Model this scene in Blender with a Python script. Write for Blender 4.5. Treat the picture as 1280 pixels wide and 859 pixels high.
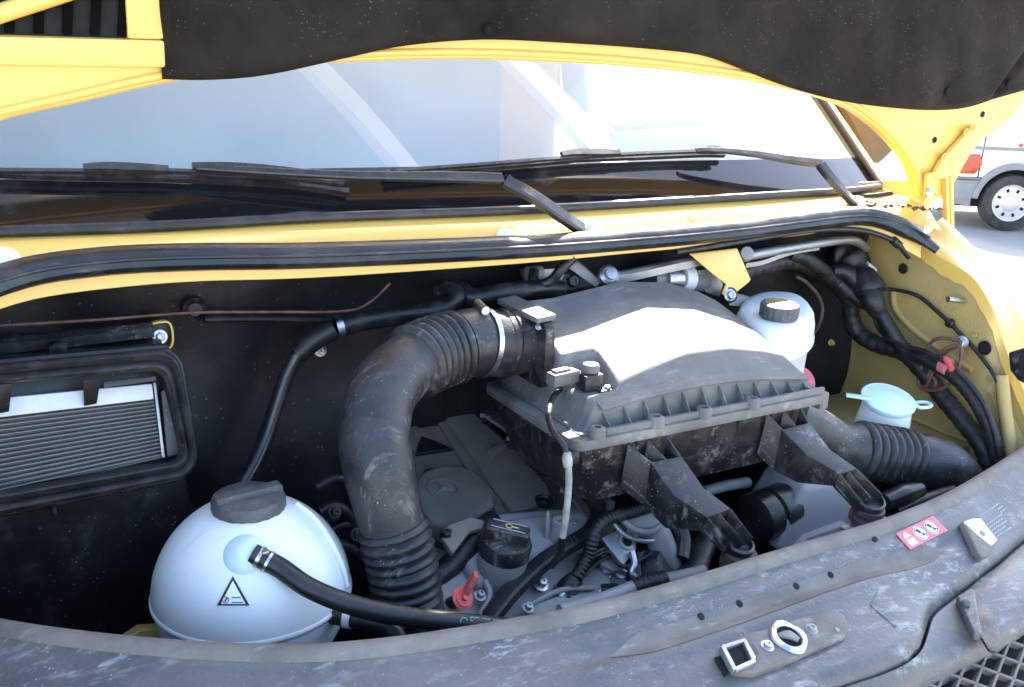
import bpy, bmesh, math, random
from mathutils import Vector, Matrix
from mathutils.bvhtree import BVHTree
random.seed(7)
R = math.radians
scene = bpy.context.scene
for o in list(bpy.data.objects): bpy.data.objects.remove(o)
COL = scene.collection

# ------------------------------------------------------------------ camera
CAM = Vector((0, 0, 1.70)); YAW, PITCH, ROLL, LENS = R(30), R(-17), R(2), 35.0
fwd = Vector((math.sin(YAW)*math.cos(PITCH), math.cos(YAW)*math.cos(PITCH), math.sin(PITCH)))
rgt = Vector((math.cos(YAW), -math.sin(YAW), 0)); upv = rgt.cross(fwd)
rg2 = math.cos(ROLL)*rgt + math.sin(ROLL)*upv
up2 = -math.sin(ROLL)*rgt + math.cos(ROLL)*upv
cd = bpy.data.cameras.new('camera'); cam = bpy.data.objects.new('camera', cd); COL.objects.link(cam)
cd.lens = LENS; cd.sensor_width = 36; cd.clip_start = .02; cd.clip_end = 2000
m = Matrix((rg2, up2, -fwd)).transposed().to_4x4(); m.translation = CAM; cam.matrix_world = m
scene.camera = cam

# ------------------------------------------------------------------ sky, sun, exposure
SUN_AZ, SUN_EL = R(48), R(44.5)          # azimuth measured from +X towards +Y
sdir = Vector((math.cos(SUN_EL)*math.cos(SUN_AZ), math.cos(SUN_EL)*math.sin(SUN_AZ), math.sin(SUN_EL)))
w = bpy.data.worlds.new('World'); scene.world = w; w.use_nodes = True
nt = w.node_tree; bg = nt.nodes['Background']; sk = nt.nodes.new('ShaderNodeTexSky')
sk.sky_type = 'NISHITA'; sk.sun_disc = False; sk.sun_elevation = SUN_EL
sk.sun_rotation = math.atan2(sdir.x, sdir.y); sk.dust_density = 1.9; sk.air_density = 1.0; sk.ozone_density = 1.0
nt.links.new(sk.outputs[0], bg.inputs[0]); bg.inputs[1].default_value = .125
sl = bpy.data.lights.new('sun', 'SUN'); so = bpy.data.objects.new('sun', sl); COL.objects.link(so)
sl.energy = 5.0; sl.angle = R(.53); sl.color = (1, .93, .82)
so.rotation_euler = sdir.to_track_quat('Z', 'Y').to_euler(); so.location = sdir*20
scene.view_settings.view_transform = 'Standard'; scene.view_settings.look = 'None'
scene.view_settings.exposure = 2.78; scene.view_settings.gamma = 1; scene.view_settings.use_curve_mapping = False
scene.render.engine = 'CYCLES'; scene.cycles.use_denoising = True
scene.cycles.max_bounces = 8; scene.cycles.transparent_max_bounces = 12; scene.cycles.sample_clamp_indirect = 6

# ------------------------------------------------------------------ measuring: a point of the photograph (1280 x 859) at a known place in the van's own axes
F = LENS/36*1280
def ray(px, py): return fwd + rg2*((px-640)/F) - up2*((py-429.5)/F)
def at(px, py, **k):
    d = ray(px, py); (ax, v), = k.items()
    if ax == 'd': return CAM + d*v
    i = 'xyz'.index(ax); return CAM + d*((v-CAM[i])/d[i])
def on(px, py, pl):
    d = ray(px, py); return CAM + d*((pl[0]-CAM).dot(pl[1])/d.dot(pl[1]))
def L(pts, **k): return [at(a, b, **k) for a, b in pts]
def LY(pts): return [at(a, b, y=c) for a, b, c in pts]

# ------------------------------------------------------------------ objects
def root_loc(p):
    while p.parent: p = p.parent
    return Vector(p.location)
def tag(o, label=None, cat=None, group=None, kind=None):
    for k, v in (('label', label), ('category', cat), ('group', group), ('kind', kind)):
        if v: o[k] = v
    return o
def thing(name, loc, label, cat, group=None):
    o = bpy.data.objects.new(name, None); COL.objects.link(o); o.location = loc; o.empty_display_size = .05
    return tag(o, label, cat, group)
def obj(name, bm, mat, parent=None, sharp=35, loc=None, smooth=True):
    """one bmesh in world coordinates -> one mesh object"""
    me = bpy.data.meshes.new(name)
    off = root_loc(parent) if parent else Vector(loc or (0, 0, 0))
    bmesh.ops.translate(bm, verts=bm.verts, vec=-off)
    bmesh.ops.recalc_face_normals(bm, faces=bm.faces)
    bm.to_mesh(me); bm.free()
    if smooth:
        me.polygons.foreach_set('use_smooth', [True]*len(me.polygons)); me.set_sharp_from_angle(angle=R(sharp))
    if isinstance(mat, (list, tuple)):
        for m_ in mat: me.materials.append(m_)
    else: me.materials.append(mat)
    o = bpy.data.objects.new(name, me); COL.objects.link(o)
    if parent: o.parent = parent
    else: o.location = off
    return o
def bev(bm, wd, seg=2, ang=30):
    es = [e for e in bm.edges if len(e.link_faces) == 2 and e.calc_face_angle(0) > R(ang)]
    if es: bmesh.ops.bevel(bm, geom=es, offset=wd, segments=seg, affect='EDGES', profile=.6, clamp_overlap=True)
    return bm
def box(bm, c, s, rot=None, bw=0, seg=2):
    b = bmesh.new(); bmesh.ops.create_cube(b, size=1)
    bmesh.ops.scale(b, verts=b.verts, vec=Vector(s))
    if bw: bev(b, bw, seg)
    M_ = Matrix.Translation(Vector(c)) @ (rot.to_4x4() if rot else Matrix.Identity(4))
    bmesh.ops.transform(b, verts=b.verts, matrix=M_); return merge(bm, b)
def merge(bm, b):
    t = bpy.data.meshes.new('t'); b.to_mesh(t); b.free(); bm.from_mesh(t); bpy.data.meshes.remove(t); return bm
def B(): return bmesh.new()
def spline(pts, n):
    pts = [Vector(p) for p in pts]
    if len(pts) == 2: return [pts[0].lerp(pts[1], i/(n-1)) for i in range(n)]
    P = [2*pts[0]-pts[1]] + pts + [2*pts[-1]-pts[-2]]
    dense = []
    for i in range(1, len(P)-2):
        a, b, c, d = P[i-1:i+3]
        for k in range(24):
            t = k/24
            dense.append(.5*((2*b)+(c-a)*t+(2*a-5*b+4*c-d)*t*t+(3*b-a-3*c+d)*t**3))
    dense.append(pts[-1])
    s = [0]
    for i in range(1, len(dense)): s.append(s[-1]+(dense[i]-dense[i-1]).length)
    out, j = [], 0
    for i in range(n):
        q = s[-1]*i/(n-1)
        while j < len(s)-2 and s[j+1] < q: j += 1
        t = (q-s[j])/max(1e-9, s[j+1]-s[j]); out.append(dense[j].lerp(dense[j+1], min(1, max(0, t))))
    return out
def lerp_list(vals, t):
    if not isinstance(vals, (list, tuple)): return vals
    q = t*(len(vals)-1); i = min(int(q), len(vals)-2); return vals[i]+(vals[i+1]-vals[i])*(q-i)
def tube(bm, pts, r, n=40, seg=14, cap=True, sect=None, up=None, raw=False):
    """swept tube; r number, list along the length, or f(t, s) ; sect: list of 2-d points replacing the circle"""
    P = [Vector(p) for p in pts] if raw else spline(pts, n)
    n = len(P)
    T = [(P[min(i+1, n-1)]-P[max(i-1, 0)]).normalized() for i in range(n)]
    u = Vector(up) if up else (Vector((0, 0, 1)) if abs(T[0].z) < .9 else Vector((0, 1, 0)))
    N = (u-T[0]*u.dot(T[0])).normalized(); s = 0; rings = []
    Ltot = sum((P[i]-P[i-1]).length for i in range(1, n))
    for i in range(n):
        if i: s += (P[i]-P[i-1]).length
        if up: N = (u-T[i]*u.dot(T[i])).normalized()
        else: N = (N-T[i]*N.dot(T[i])).normalized()
        Bn = T[i].cross(N)
        rr = r(i/(n-1), s) if callable(r) else lerp_list(r, i/(n-1))
        if sect: rings.append([bm.verts.new(P[i]+(N*b+Bn*a)*rr) for a, b in sect])
        else: rings.append([bm.verts.new(P[i]+(N*math.cos(2*math.pi*k/seg)+Bn*math.sin(2*math.pi*k/seg))*rr) for k in range(seg)])
    k_ = len(rings[0])
    for i in range(n-1):
        for k in range(k_):
            bm.faces.new((rings[i][k], rings[i][(k+1) % k_], rings[i+1][(k+1) % k_], rings[i+1][k]))
    if cap:
        bm.faces.new(rings[0][::-1]); bm.faces.new(rings[-1])
    return bm
def frame_from(axis, hint=None):
    z = Vector(axis).normalized(); h = Vector(hint) if hint else (Vector((0, 0, 1)) if abs(z.z) < .9 else Vector((1, 0, 0)))
    x = (h-z*h.dot(z)).normalized(); y = z.cross(x)
    return Matrix((x, y, z)).transposed()
def lathe(bm, prof, c, axis=(0, 0, 1), seg=32, mod=None, cap=True):
    """profile [(r, h)] turned about axis through c; mod(angle, k) scales the radius"""
    Fm = frame_from(axis); c = Vector(c); rings = []
    for k, (r, h) in enumerate(prof):
        if r < 1e-6: rings.append([bm.verts.new(c+Fm @ Vector((0, 0, h)))])
        else:
            rg = []
            for i in range(seg):
                a = 2*math.pi*i/seg; q = r*(mod(a, k) if mod else 1)
                rg.append(bm.verts.new(c+Fm @ Vector((q*math.cos(a), q*math.sin(a), h))))
            rings.append(rg)
    for a, b in zip(rings, rings[1:]):
        if len(a) == 1 and len(b) == 1: continue
        for i in range(seg):
            j = (i+1) % seg
            if len(a) == 1: bm.faces.new((a[0], b[i], b[j]))
            elif len(b) == 1: bm.faces.new((a[i], a[j], b[0]))
            else: bm.faces.new((a[i], a[j], b[j], b[i]))
    if cap and prof[0] != prof[-1]:
        if len(rings[0]) > 1: bm.faces.new(rings[0][::-1])
        if len(rings[-1]) > 1: bm.faces.new(rings[-1])
    return bm
def prism(bm, pts, vec, bw=0, seg=2):
    """closed outline (world points) extruded by vec"""
    b = B(); v0 = [b.verts.new(p) for p in pts]; v1 = [b.verts.new(Vector(p)+Vector(vec)) for p in pts]
    b.faces.new(v0); b.faces.new(v1[::-1]); n = len(pts)
    for i in range(n): b.faces.new((v0[i], v1[i], v1[(i+1) % n], v0[(i+1) % n]))
    bmesh.ops.recalc_face_normals(b, faces=b.faces)
    if bw: bev(b, bw, seg)
    return merge(bm, b)
def loft(bm, rows, thick=0, close=False):
    """rows of equal length; optional thickness (solid) along the normal"""
    b = B(); G = [[b.verts.new(p) for p in r] for r in rows]
    for i in range(len(G)-1):
        m_ = len(G[i])
        for k in range(m_ if close else m_-1):
            b.faces.new((G[i][k], G[i][(k+1) % m_], G[i+1][(k+1) % m_], G[i+1][k]))
    bmesh.ops.recalc_face_normals(b, faces=b.faces)
    if thick: bmesh.ops.solidify(b, geom=b.faces[:], thickness=thick)
    return merge(bm, b)
def grid(bm, f, nu, nv, thick=0):
    return loft(bm, [[f(i/(nu-1), j/(nv-1)) for j in range(nv)] for i in range(nu)], thick)
def interp(tab, x):
    if x <= tab[0][0]: return tab[0][1]
    for (a, b), (c, d) in zip(tab, tab[1:]):
        if x <= c:
            t = (x-a)/(c-a); return b+(d-b)*t
    return tab[-1][1]
def smooth_tab(tab, n=80):
    P = spline([Vector((a, b, 0)) for a, b in tab], n); return [(p.x, p.y) for p in P]
def ss(a, b, x):
    t = max(0, min(1, (x-a)/(b-a))); return t*t*(3-2*t)
def bolt(bm, c, axis, r, h, hexa=True):
    axis = Vector(axis).normalized(); c = Vector(c)
    lathe(bm, [(r*1.5, 0), (r*1.5, h*.18), (r*1.2, h*.22)], c, axis, 20)
    lathe(bm, [(r, h*.2), (r, h*.92), (r*.86, h), (r*.4, h*1.02), (r*.4, h*.8), (0, h*.8)], c, axis, 6 if hexa else 16)
    return bm
def ringband(bm, P, T, r, wd, th=.0015, seg=28):
    return lathe(bm, [(r, -wd/2), (r+th, -wd/2), (r+th, wd/2), (r, wd/2), (r, -wd/2)], P, T, seg)

# ------------------------------------------------------------------ materials
MATS = {}
def M(name, col, rough=.5, metal=0, var=.18, vs=9, dust=0, dcol=(.42, .37, .31), ds=14, specks=0, scol=(.6, .57, .52), bump=0, bs=120, spec=.5, coat=0, sss=0, alpha_emit=None, streak=None, rvar=.12, scuff=0, fcol=(.5, .5, .5), fs=(6, 30, 6)):
    m_ = bpy.data.materials.new(name); m_.use_nodes = True; t = m_.node_tree; N = t.nodes; K = t.links
    b = N['Principled BSDF']; tc = N.new('ShaderNodeTexCoord'); co = tc.outputs['Object']
    if streak:
        mp = N.new('ShaderNodeMapping'); mp.inputs['Scale'].default_value = streak; K.new(co, mp.inputs[0]); sco = mp.outputs[0]
    else: sco = co
    def noise(scale, det=4, rgh=.6, c=co):
        n = N.new('ShaderNodeTexNoise'); n.inputs['Scale'].default_value = scale; n.inputs['Detail'].default_value = det
        n.inputs['Roughness'].default_value = rgh; K.new(c, n.inputs['Vector']); return n.outputs['Fac']
    def ramp(src, a, b_, va=0, vb=1):
        r = N.new('ShaderNodeMapRange'); r.inputs[1].default_value = a; r.inputs[2].default_value = b_
        r.inputs[3].default_value = va; r.inputs[4].default_value = vb; K.new(src, r.inputs[0]); return r.outputs[0]
    def mix(f, a, b_):
        x = N.new('ShaderNodeMix'); x.data_type = 'RGBA'
        if hasattr(f, 'node'): K.new(f, x.inputs[0])
        else: x.inputs[0].default_value = f
        for s_, v in ((6, a), (7, b_)):
            if hasattr(v, 'node'): K.new(v, x.inputs[s_])
            else: x.inputs[s_].default_value = (*v, 1)
        return x.outputs[2]
    c = mix(ramp(noise(vs), .3, .7), tuple(min(1, v*(1-var)) for v in col), tuple(min(1, v*(1+var)) for v in col))
    rsrc = ramp(noise(vs*2.3, 5), .3, .7, rough-rvar, rough+rvar)
    if dust:
        dfac = ramp(noise(ds, 7, .68, sco), .62-.42*dust, .86-.2*dust, 0, min(1, .35+.6*dust))
        c = mix(dfac, c, dcol)
        mx = N.new('ShaderNodeMix'); K.new(dfac, mx.inputs[0]); K.new(rsrc, mx.inputs[2]); mx.inputs[3].default_value = .9; rsrc = mx.outputs[0]
    if scuff:
        mp2 = N.new('ShaderNodeMapping'); mp2.inputs['Scale'].default_value = fs; mp2.inputs['Rotation'].default_value = (0, 0, .5); K.new(co, mp2.inputs[0])
        nA_ = noise(3.0, 8, .72, mp2.outputs[0]); fA = ramp(nA_, .60-.1*scuff, .68-.06*scuff)
        gate2 = ramp(noise(vs*1.7, 3), .42, .62)
        q = N.new('ShaderNodeMath'); q.operation = 'MULTIPLY'; K.new(fA, q.inputs[0]); K.new(gate2, q.inputs[1])
        q2 = N.new('ShaderNodeMath'); q2.operation = 'MULTIPLY'; K.new(q.outputs[0], q2.inputs[0]); q2.inputs[1].default_value = min(1, scuff)
        c = mix(q2.outputs[0], c, fcol)
    if specks:
        v = N.new('ShaderNodeTexVoronoi'); v.inputs['Scale'].default_value = specks; K.new(co, v.inputs['Vector'])
        lt = ramp(v.outputs['Distance'], .10, .16, 1, 0)
        gate = ramp(noise(specks*.13, 3), .5, .6)
        mm = N.new('ShaderNodeMath'); mm.operation = 'MULTIPLY'; K.new(lt, mm.inputs[0]); K.new(gate, mm.inputs[1])
        mm2 = N.new('ShaderNodeMath'); mm2.operation = 'MULTIPLY'; K.new(mm.outputs[0], mm2.inputs[0]); mm2.inputs[1].default_value = .8
        c = mix(mm2.outputs[0], c, scol)
    K.new(c, b.inputs['Base Color']); K.new(rsrc, b.inputs['Roughness'])
    b.inputs['Metallic'].default_value = metal; b.inputs['Specular IOR Level'].default_value = spec
    if coat: b.inputs['Coat Weight'].default_value = coat; b.inputs['Coat Roughness'].default_value = .08
    if sss:
        b.inputs['Subsurface Weight'].default_value = sss; b.inputs['Subsurface Radius'].default_value = (.02, .02, .02); b.inputs['Subsurface Scale'].default_value = .5
    if bump:
        bp = N.new('ShaderNodeBump'); bp.inputs['Strength'].default_value = bump; bp.inputs['Distance'].default_value = .002
        K.new(noise(bs, 6, .65), bp.inputs['Height']); K.new(bp.outputs[0], b.inputs['Normal'])
    MATS[name] = m_; return m_
YEL = (.80, .50, .115)
M('yellow', YEL, .34, var=.04, vs=5, dust=.10, dcol=(.55, .42, .22), ds=30, coat=.25, rvar=.06)
M('yellow_dirty', (.48, .335, .115), .5, var=.14, vs=6, dust=.36, dcol=(.32, .25, .14), ds=9, specks=150, scol=(.10, .07, .04), rvar=.1, scuff=.3, fcol=(.5, .4, .2))
M('plastic', (.011, .011, .012), .36, var=.3, vs=14, dust=.34, dcol=(.080, .074, .066), ds=16, specks=150, scol=(.42, .40, .37), bump=.45, bs=380, scuff=.7, fcol=(.22, .21, .20), fs=(10, 26, 10))
M('plastic_clean', (.009, .009, .010), .36, var=.2, dust=.16, dcol=(.09, .085, .08), ds=22, bump=.08, specks=130, scol=(.2, .2, .19))
M('lid_plastic', (.125, .121, .115), .50, var=.16, vs=7, dust=.40, dcol=(.27, .245, .215), ds=11, specks=190, scol=(.45, .43, .40), bump=.5, bs=420, scuff=.6, fcol=(.36, .33, .30))
M('hose_rubber', (.018, .018, .020), .38, var=.25, vs=12, dust=.36, dcol=(.078, .073, .068), ds=12, specks=120, scol=(.38, .36, .34), bump=.4, bs=260, scuff=.7, fcol=(.2, .19, .18))
M('rubber', (.011, .011, .012), .42, var=.25, vs=20, dust=.3, dcol=(.10, .094, .088), ds=22, specks=180, scol=(.25, .24, .22), bump=.15, bs=220)
M('seal_rubber', (.016, .016, .017), .36, var=.2, vs=10, dust=.34, dcol=(.12, .11, .10), ds=14, bump=.1, bs=160, scuff=.4, fcol=(.2, .18, .16), fs=(4, 30, 30))
M('cable', (.009, .009, .010), .42, var=.3, vs=30, dust=.26, dcol=(.085, .08, .075), ds=34, bump=.35, bs=400, specks=260, scol=(.25, .24, .22))
M('mat_black', (.012, .012, .013), .50, var=.35, vs=5, dust=.30, dcol=(.040, .038, .036), ds=7, specks=70, scol=(.10, .095, .09), bump=.6, bs=50, spec=.3)
M('slat_black', (.003, .003, .003), .9, spec=.05)
M('felt', (.018, .0145, .012), .95, var=.4, vs=4, dust=.42, dcol=(.050, .039, .031), ds=5, specks=140, scol=(.20, .16, .11), bump=1.0, bs=420, spec=.15)
M('slam', (.058, .062, .069), .34, var=.3, vs=4, dust=.46, dcol=(.20, .183, .162), ds=5.5, specks=150, scol=(.36, .37, .38), bump=.6, bs=160, scuff=.8, fcol=(.34, .345, .35), fs=(8, 28, 8))
M('slam_lip', (.13, .118, .106), .65, var=.25, vs=14, dust=.5, dcol=(.26, .225, .19), ds=13, bump=.35, bs=200, scuff=.5, fcol=(.36, .33, .3))
M('tank_white', (.74, .76, .75), .34, var=.05, vs=5, dust=.30, dcol=(.56, .58, .56), ds=5, sss=.2, rvar=.06, specks=45, scol=(.42, .38, .32), scuff=.35, fcol=(.52, .50, .45))
M('tank_fluid', (.60, .68, .71), .4, var=.08, vs=10, dust=.2, dcol=(.45, .42, .36), ds=14, sss=.15)
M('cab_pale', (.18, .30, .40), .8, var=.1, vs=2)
M('tank_blue', (.56, .68, .74), .4, var=.1)
M('white_plastic', (.80, .80, .77), .4, var=.04, vs=12, dust=.2, dcol=(.62, .58, .5), ds=16, sss=.2)
M('cap_grey', (.060, .062, .066), .5, var=.2, dust=.42, dcol=(.19, .185, .18), ds=24, bump=.2, specks=160, scol=(.35, .34, .33))
M('cap_blue', (.62, .80, .88), .35, var=.05, sss=.2)
M('alu', (.40, .40, .41), .45, .9, var=.2, vs=20, dust=.36, dcol=(.18, .17, .16), ds=20, bump=.2, bs=260)
M('cast', (.28, .275, .265), .55, .25, var=.2, vs=10, dust=.42, dcol=(.23, .21, .19), ds=13, bump=.35, bs=220, scuff=.35, fcol=(.34, .33, .32))
M('steel', (.50, .51, .53), .34, 1, var=.1, vs=30, dust=.25, dcol=(.27, .25, .23), ds=40)
M('grey_plastic', (.25, .25, .26), .6, var=.1, dust=.34, dcol=(.23, .20, .17), ds=16)
M('engine_cover', (.125, .113, .098), .68, var=.25, vs=9, dust=.55, dcol=(.23, .20, .165), ds=7, specks=150, scol=(.24, .22, .2), bump=.35, bs=180, spec=.3, scuff=.4, fcol=(.06, .06, .062))
M('red_plastic', (.72, .10, .08), .4, var=.1, dust=.3, dcol=(.5, .3, .25))
M('red_label', (.62, .12, .15), .5, var=.06, dust=.3, dcol=(.6, .36, .36), ds=30)
M('white_label', (.78, .78, .77), .5, var=.05, dust=.2, dcol=(.5, .49, .47))
M('black_print', (.02, .02, .025), .6)
M('brown_wire', (.16, .065, .042), .5, var=.25, vs=40, dust=.3, dcol=(.3, .22, .17), ds=40)
M('brown_rubber', (.075, .05, .042), .6, var=.2, dust=.4, dcol=(.2, .15, .12), ds=30)
M('white_wire', (.30, .28, .25), .6, var=.3, vs=60, dust=.45, dcol=(.14, .13, .12), ds=50)
M('print_green', (.14, .50, .44), .6)
M('print_gold', (.55, .42, .10), .6)
M('print_white', (.34, .38, .43), .6)
M('filter_cloth', (.25, .235, .22), .8, var=.35, vs=16, dust=.5, dcol=(.09, .082, .075), ds=16, bump=.5, bs=140)
M('filter_white', (.62, .66, .70), .6, var=.12, dust=.25, dcol=(.35, .34, .33))
M('wiper', (.017, .017, .019), .3, var=.2, dust=.2, dcol=(.11, .105, .10), ds=22, spec=.6, specks=220, scol=(.3, .29, .28))
M('frit', (.008, .008, .009), .05, var=.2, dust=.12, dcol=(.085, .075, .068), ds=7, spec=.5, rvar=.02)
M('tyre', (.03, .03, .03), .8, var=.2, dust=.4, dcol=(.12, .115, .11))
M('white_paint', (.80, .80, .80), .3, var=.02, coat=.3)
M('grey_paint', (.20, .21, .23), .5, var=.06, dust=.2)
M('wheel_silver', (.62, .62, .63), .4, .3, var=.05)
M('amber', (.40, .05, .015), .25, var=.1, spec=.7)
M('dark_gap', (.006, .006, .006), .9)
M('dash', (.07, .075, .085), .8, var=.06, bump=.1, bs=400)
M('reflection_pale', (.62, .64, .67), .7, var=.04)  # pale colour of the added windscreen reflection stand-ins
M('mirror_black', (.055, .045, .035), .6, var=.08)
M('asphalt', (.29, .275, .25), .9, var=.2, vs=1.2, dust=.3, dcol=(.36, .35, .33), ds=3, specks=60, scol=(.15, .15, .15), bump=.6, bs=60)
def glass_mat():
    m_ = bpy.data.materials.new('windscreen_glass'); m_.use_nodes = True; t = m_.node_tree; N = t.nodes; K = t.links; N.clear()
    out = N.new('ShaderNodeOutputMaterial'); tr = N.new('ShaderNodeBsdfTransparent'); tr.inputs[0].default_value = (.72, .86, .92, 1)
    gl = N.new('ShaderNodeBsdfGlossy'); gl.inputs['Roughness'].default_value = .01; gl.inputs[0].default_value = (1, 1, 1, 1)
    fr = N.new('ShaderNodeFresnel'); fr.inputs[0].default_value = 2.15
    df = N.new('ShaderNodeBsdfDiffuse'); df.inputs[0].default_value = (.56, .74, .88, 1)      # dust film on the pane, tinted blue to imitate reflected sky
    tc = N.new('ShaderNodeTexCoord'); nz = N.new('ShaderNodeTexNoise'); nz.inputs['Scale'].default_value = 5; nz.inputs['Detail'].default_value = 6
    K.new(tc.outputs['Object'], nz.inputs['Vector'])
    mr = N.new('ShaderNodeMapRange'); mr.inputs[1].default_value = .3; mr.inputs[2].default_value = .7; mr.inputs[3].default_value = .08; mr.inputs[4].default_value = .15
    K.new(nz.outputs['Fac'], mr.inputs[0])
    a = N.new('ShaderNodeMixShader'); K.new(mr.outputs[0], a.inputs[0]); K.new(tr.outputs[0], a.inputs[1]); K.new(df.outputs[0], a.inputs[2])
    b = N.new('ShaderNodeMixShader'); K.new(fr.outputs[0], b.inputs[0]); K.new(a.outputs[0], b.inputs[1]); K.new(gl.outputs[0], b.inputs[2])
    K.new(b.outputs[0], out.inputs[0]); MATS['glass'] = m_
glass_mat()
X = MATS

# ================================================================== SETTING
bm = B(); grid(bm, lambda u, v: Vector((-150+300*u, -150+300*v, 0)), 2, 2)
tag(obj('ground', bm, X['asphalt']), kind='structure')

# ================================================================== YELLOW VAN
van = thing('yellow_van', (.9, 1.9, 0), 'yellow delivery van with its bonnet raised over the open engine bay', 'van')
def vp(name, bm, mat, parent=None, **k): return obj(name, bm, X[mat], parent or van, **k)

# -- windscreen base line, shared by scuttle, pane and pillars
BASE = LY([(-160, 302, 1.54), (-80, 296, 1.50), (0, 291, 1.49), (200, 284, 1.475), (400, 273, 1.47), (640, 264, 1.47), (850, 252, 1.48), (980, 244, 1.50), (1060, 239, 1.53), (1098, 234, 1.56)])
NB = 60; base = spline(BASE, NB)
RAKE = Vector((0, .73, .685))
def scr(i, wv):
    q = i/(NB-1); tilt = Vector((.12*(.5-q), 0, 0)); return base[i] + (RAKE+tilt)*wv
wf = [.088 + .012*math.sin(math.pi*i/(NB-1)) for i in range(NB)]
pane = vp('windscreen', loft(B(), [[scr(i, wf[i]*(1-k/12)+1.02*k/12) for i in range(NB)] for k in range(13)]), 'glass')
vp('black_border', loft(B(), [[scr(i, wf[i]*k/4) for i in range(NB)] for k in range(5)], .004), 'frit', pane)
vp('windscreen_seal', tube(B(), [p+Vector((0, -.004, .002)) for p in base], .008, 90, 10), 'seal_rubber', pane)
for s in (0, NB-1):
    vp('edge_trim', tube(B(), [scr(s, .0)+Vector((0, -.002, .004)), scr(s, .5)+Vector((0, -.002, .004)), scr(s, 1.02)+Vector((0, -.002, .004))], .009, 20, 10), 'rubber', pane)
for s, sg in ((NB-1, 1), (0, -1)):
    a, b = scr(s, -.02), scr(s, 1.05)
    rows = []
    for k in range(9):
        c = a.lerp(b, k/8)
        rows.append([c+Vector((sg*dx, dy, dz)) for dx, dy, dz in ((.008, 0, .004), (.04, .004, .0), (.085, .03, -.02), (.11, .09, -.05), (.11, .16, -.09), (.02, .12, -.08), (-.01, .03, -.03))])
    vp('pillar', loft(B(), rows, 0, True), 'yellow')
# roof, doors and cab back: out of the frame above and beyond, they shade the cab; the roof is shaped to shade the bay too
top = [scr(i, 1.02) for i in range(NB)]
def roofrow(dy, z, xin, k=1):
    return [Vector((.9+(p.x-.9)*(xin/.86), top[NB//2].y+dy+(p.y-top[NB//2].y)*k, z-.10*abs((p.x-.9)/.9)**3)) for p in top]
vp('roof', loft(B(), [top]+[roofrow(*q) for q in ((.04, 2.25, .82), (.10, 2.55, .82), (.17, 2.85, .84), (.24, 3.08, .90, .5), (.34, 3.22, .95, 0), (.6, 3.26, .97, 0), (3.6, 3.26, .97, 0))], .03), 'yellow')  # unseen; raised and flared to keep sun off tank and hose elbow
for sg in (1, -1):
    vp('body_side', prism(B(), [Vector((.9+sg*.99, 2.95, .4)), Vector((.9+sg*.99, 5.8, .4)), Vector((.9+sg*.83, 5.8, 3.0)), Vector((.9+sg*.83, 2.55, 2.96)), Vector((.9+sg*.93, 2.30, 2.2)), Vector((.9+sg*.95, 2.95, 2.15))], (-sg*.03, 0, 0), .01), 'yellow')
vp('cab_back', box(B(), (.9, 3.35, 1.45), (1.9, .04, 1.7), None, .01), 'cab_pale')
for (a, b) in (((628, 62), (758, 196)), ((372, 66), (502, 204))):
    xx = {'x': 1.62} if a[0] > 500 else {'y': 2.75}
    vp('reflection_band', tube(B(), [at(a[0]-40, a[1]-40, **xx), at((a[0]+b[0])/2+4, (a[1]+b[1])/2, **xx), at(b[0]+20, b[1]+26, **xx)], .05 if a[0] > 500 else .075, 16, 10, True, [(-.9, -.3), (.9, -.3), (.9, .3), (-.9, .3)]), 'reflection_pale')  # added bars standing in for bright bands reflected in the windscreen
for sg in (1, -1):
    xx = .9+sg*1.0
    d_ = vp('door', prism(B(), [Vector((xx, 1.62, .45)), Vector((xx, 2.9, .45)), Vector((xx, 2.9, 1.42)), Vector((xx, 1.66, 1.40))], (sg*.05, 0, 0), .012), 'yellow')
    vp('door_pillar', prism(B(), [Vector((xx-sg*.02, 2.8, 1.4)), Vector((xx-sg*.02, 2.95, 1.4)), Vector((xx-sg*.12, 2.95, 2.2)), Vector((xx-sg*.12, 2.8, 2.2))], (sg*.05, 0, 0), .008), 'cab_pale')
vp('door_top_trim', tube(B(), [at(770, 160, x=1.80), at(870, 153, x=1.80), at(960, 150, x=1.80)], .012, 20, 8), 'grey_plastic')
vp('reflection_slab', prism(B(), [at(740, 168, x=1.83), at(965, 156, x=1.83), at(985, 260, x=1.83), at(740, 300, x=1.83)], (.01, 0, 0), .002), 'reflection_pale')  # added pale slab in place of a white vehicle reflected in the glass
vp('dashboard', loft(B(), [[p+Vector((0, dy, dz)) for p in base[3:-3]] for dy, dz in ((.03, -.03), (.12, -.02), (.25, .0), (.42, .0), (.5, -.06), (.52, -.5))], .01), 'dash')

# -- scuttle panel between windscreen and bonnet seal, front flange, bonnet seal
SEAL = LY([(-110, 410, 1.27), (-55, 372, 1.34), (0, 350, 1.37), (60, 335, 1.385), (150, 325, 1.39), (250, 321, 1.39), (400, 319, 1.39), (640, 309, 1.39), (800, 298, 1.395), (900, 289, 1.40), (1000, 277, 1.415), (1050, 271, 1.42), (1085, 271, 1.41), (1120, 281, 1.385), (1150, 297, 1.35), (1172, 313, 1.32)])
NS = 90; seal = spline(SEAL, NS)
sect = [(1.0*math.cos(a)*(1.0 if math.sin(a) > -.2 else 1.15), .78*math.sin(a)) for a in [2*math.pi*k/20 for k in range(20)]]
sect = [(x*(.86 if .25 < y < .5 and x < 0 else 1), y) for x, y in sect]
sl_o = vp('bonnet_seal', tube(B(), seal, (lambda t, s_: .0245*(1-.55*ss(.955, 1, t))), NS, 20, True, sect, up=(0, 0, 1)), 'seal_rubber')
vp('seal_ridge', tube(B(), [p+Vector((0, -.0235, .004)) for p in seal[2:-2]], .0028, NS, 8), 'seal_rubber', sl_o)
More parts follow.
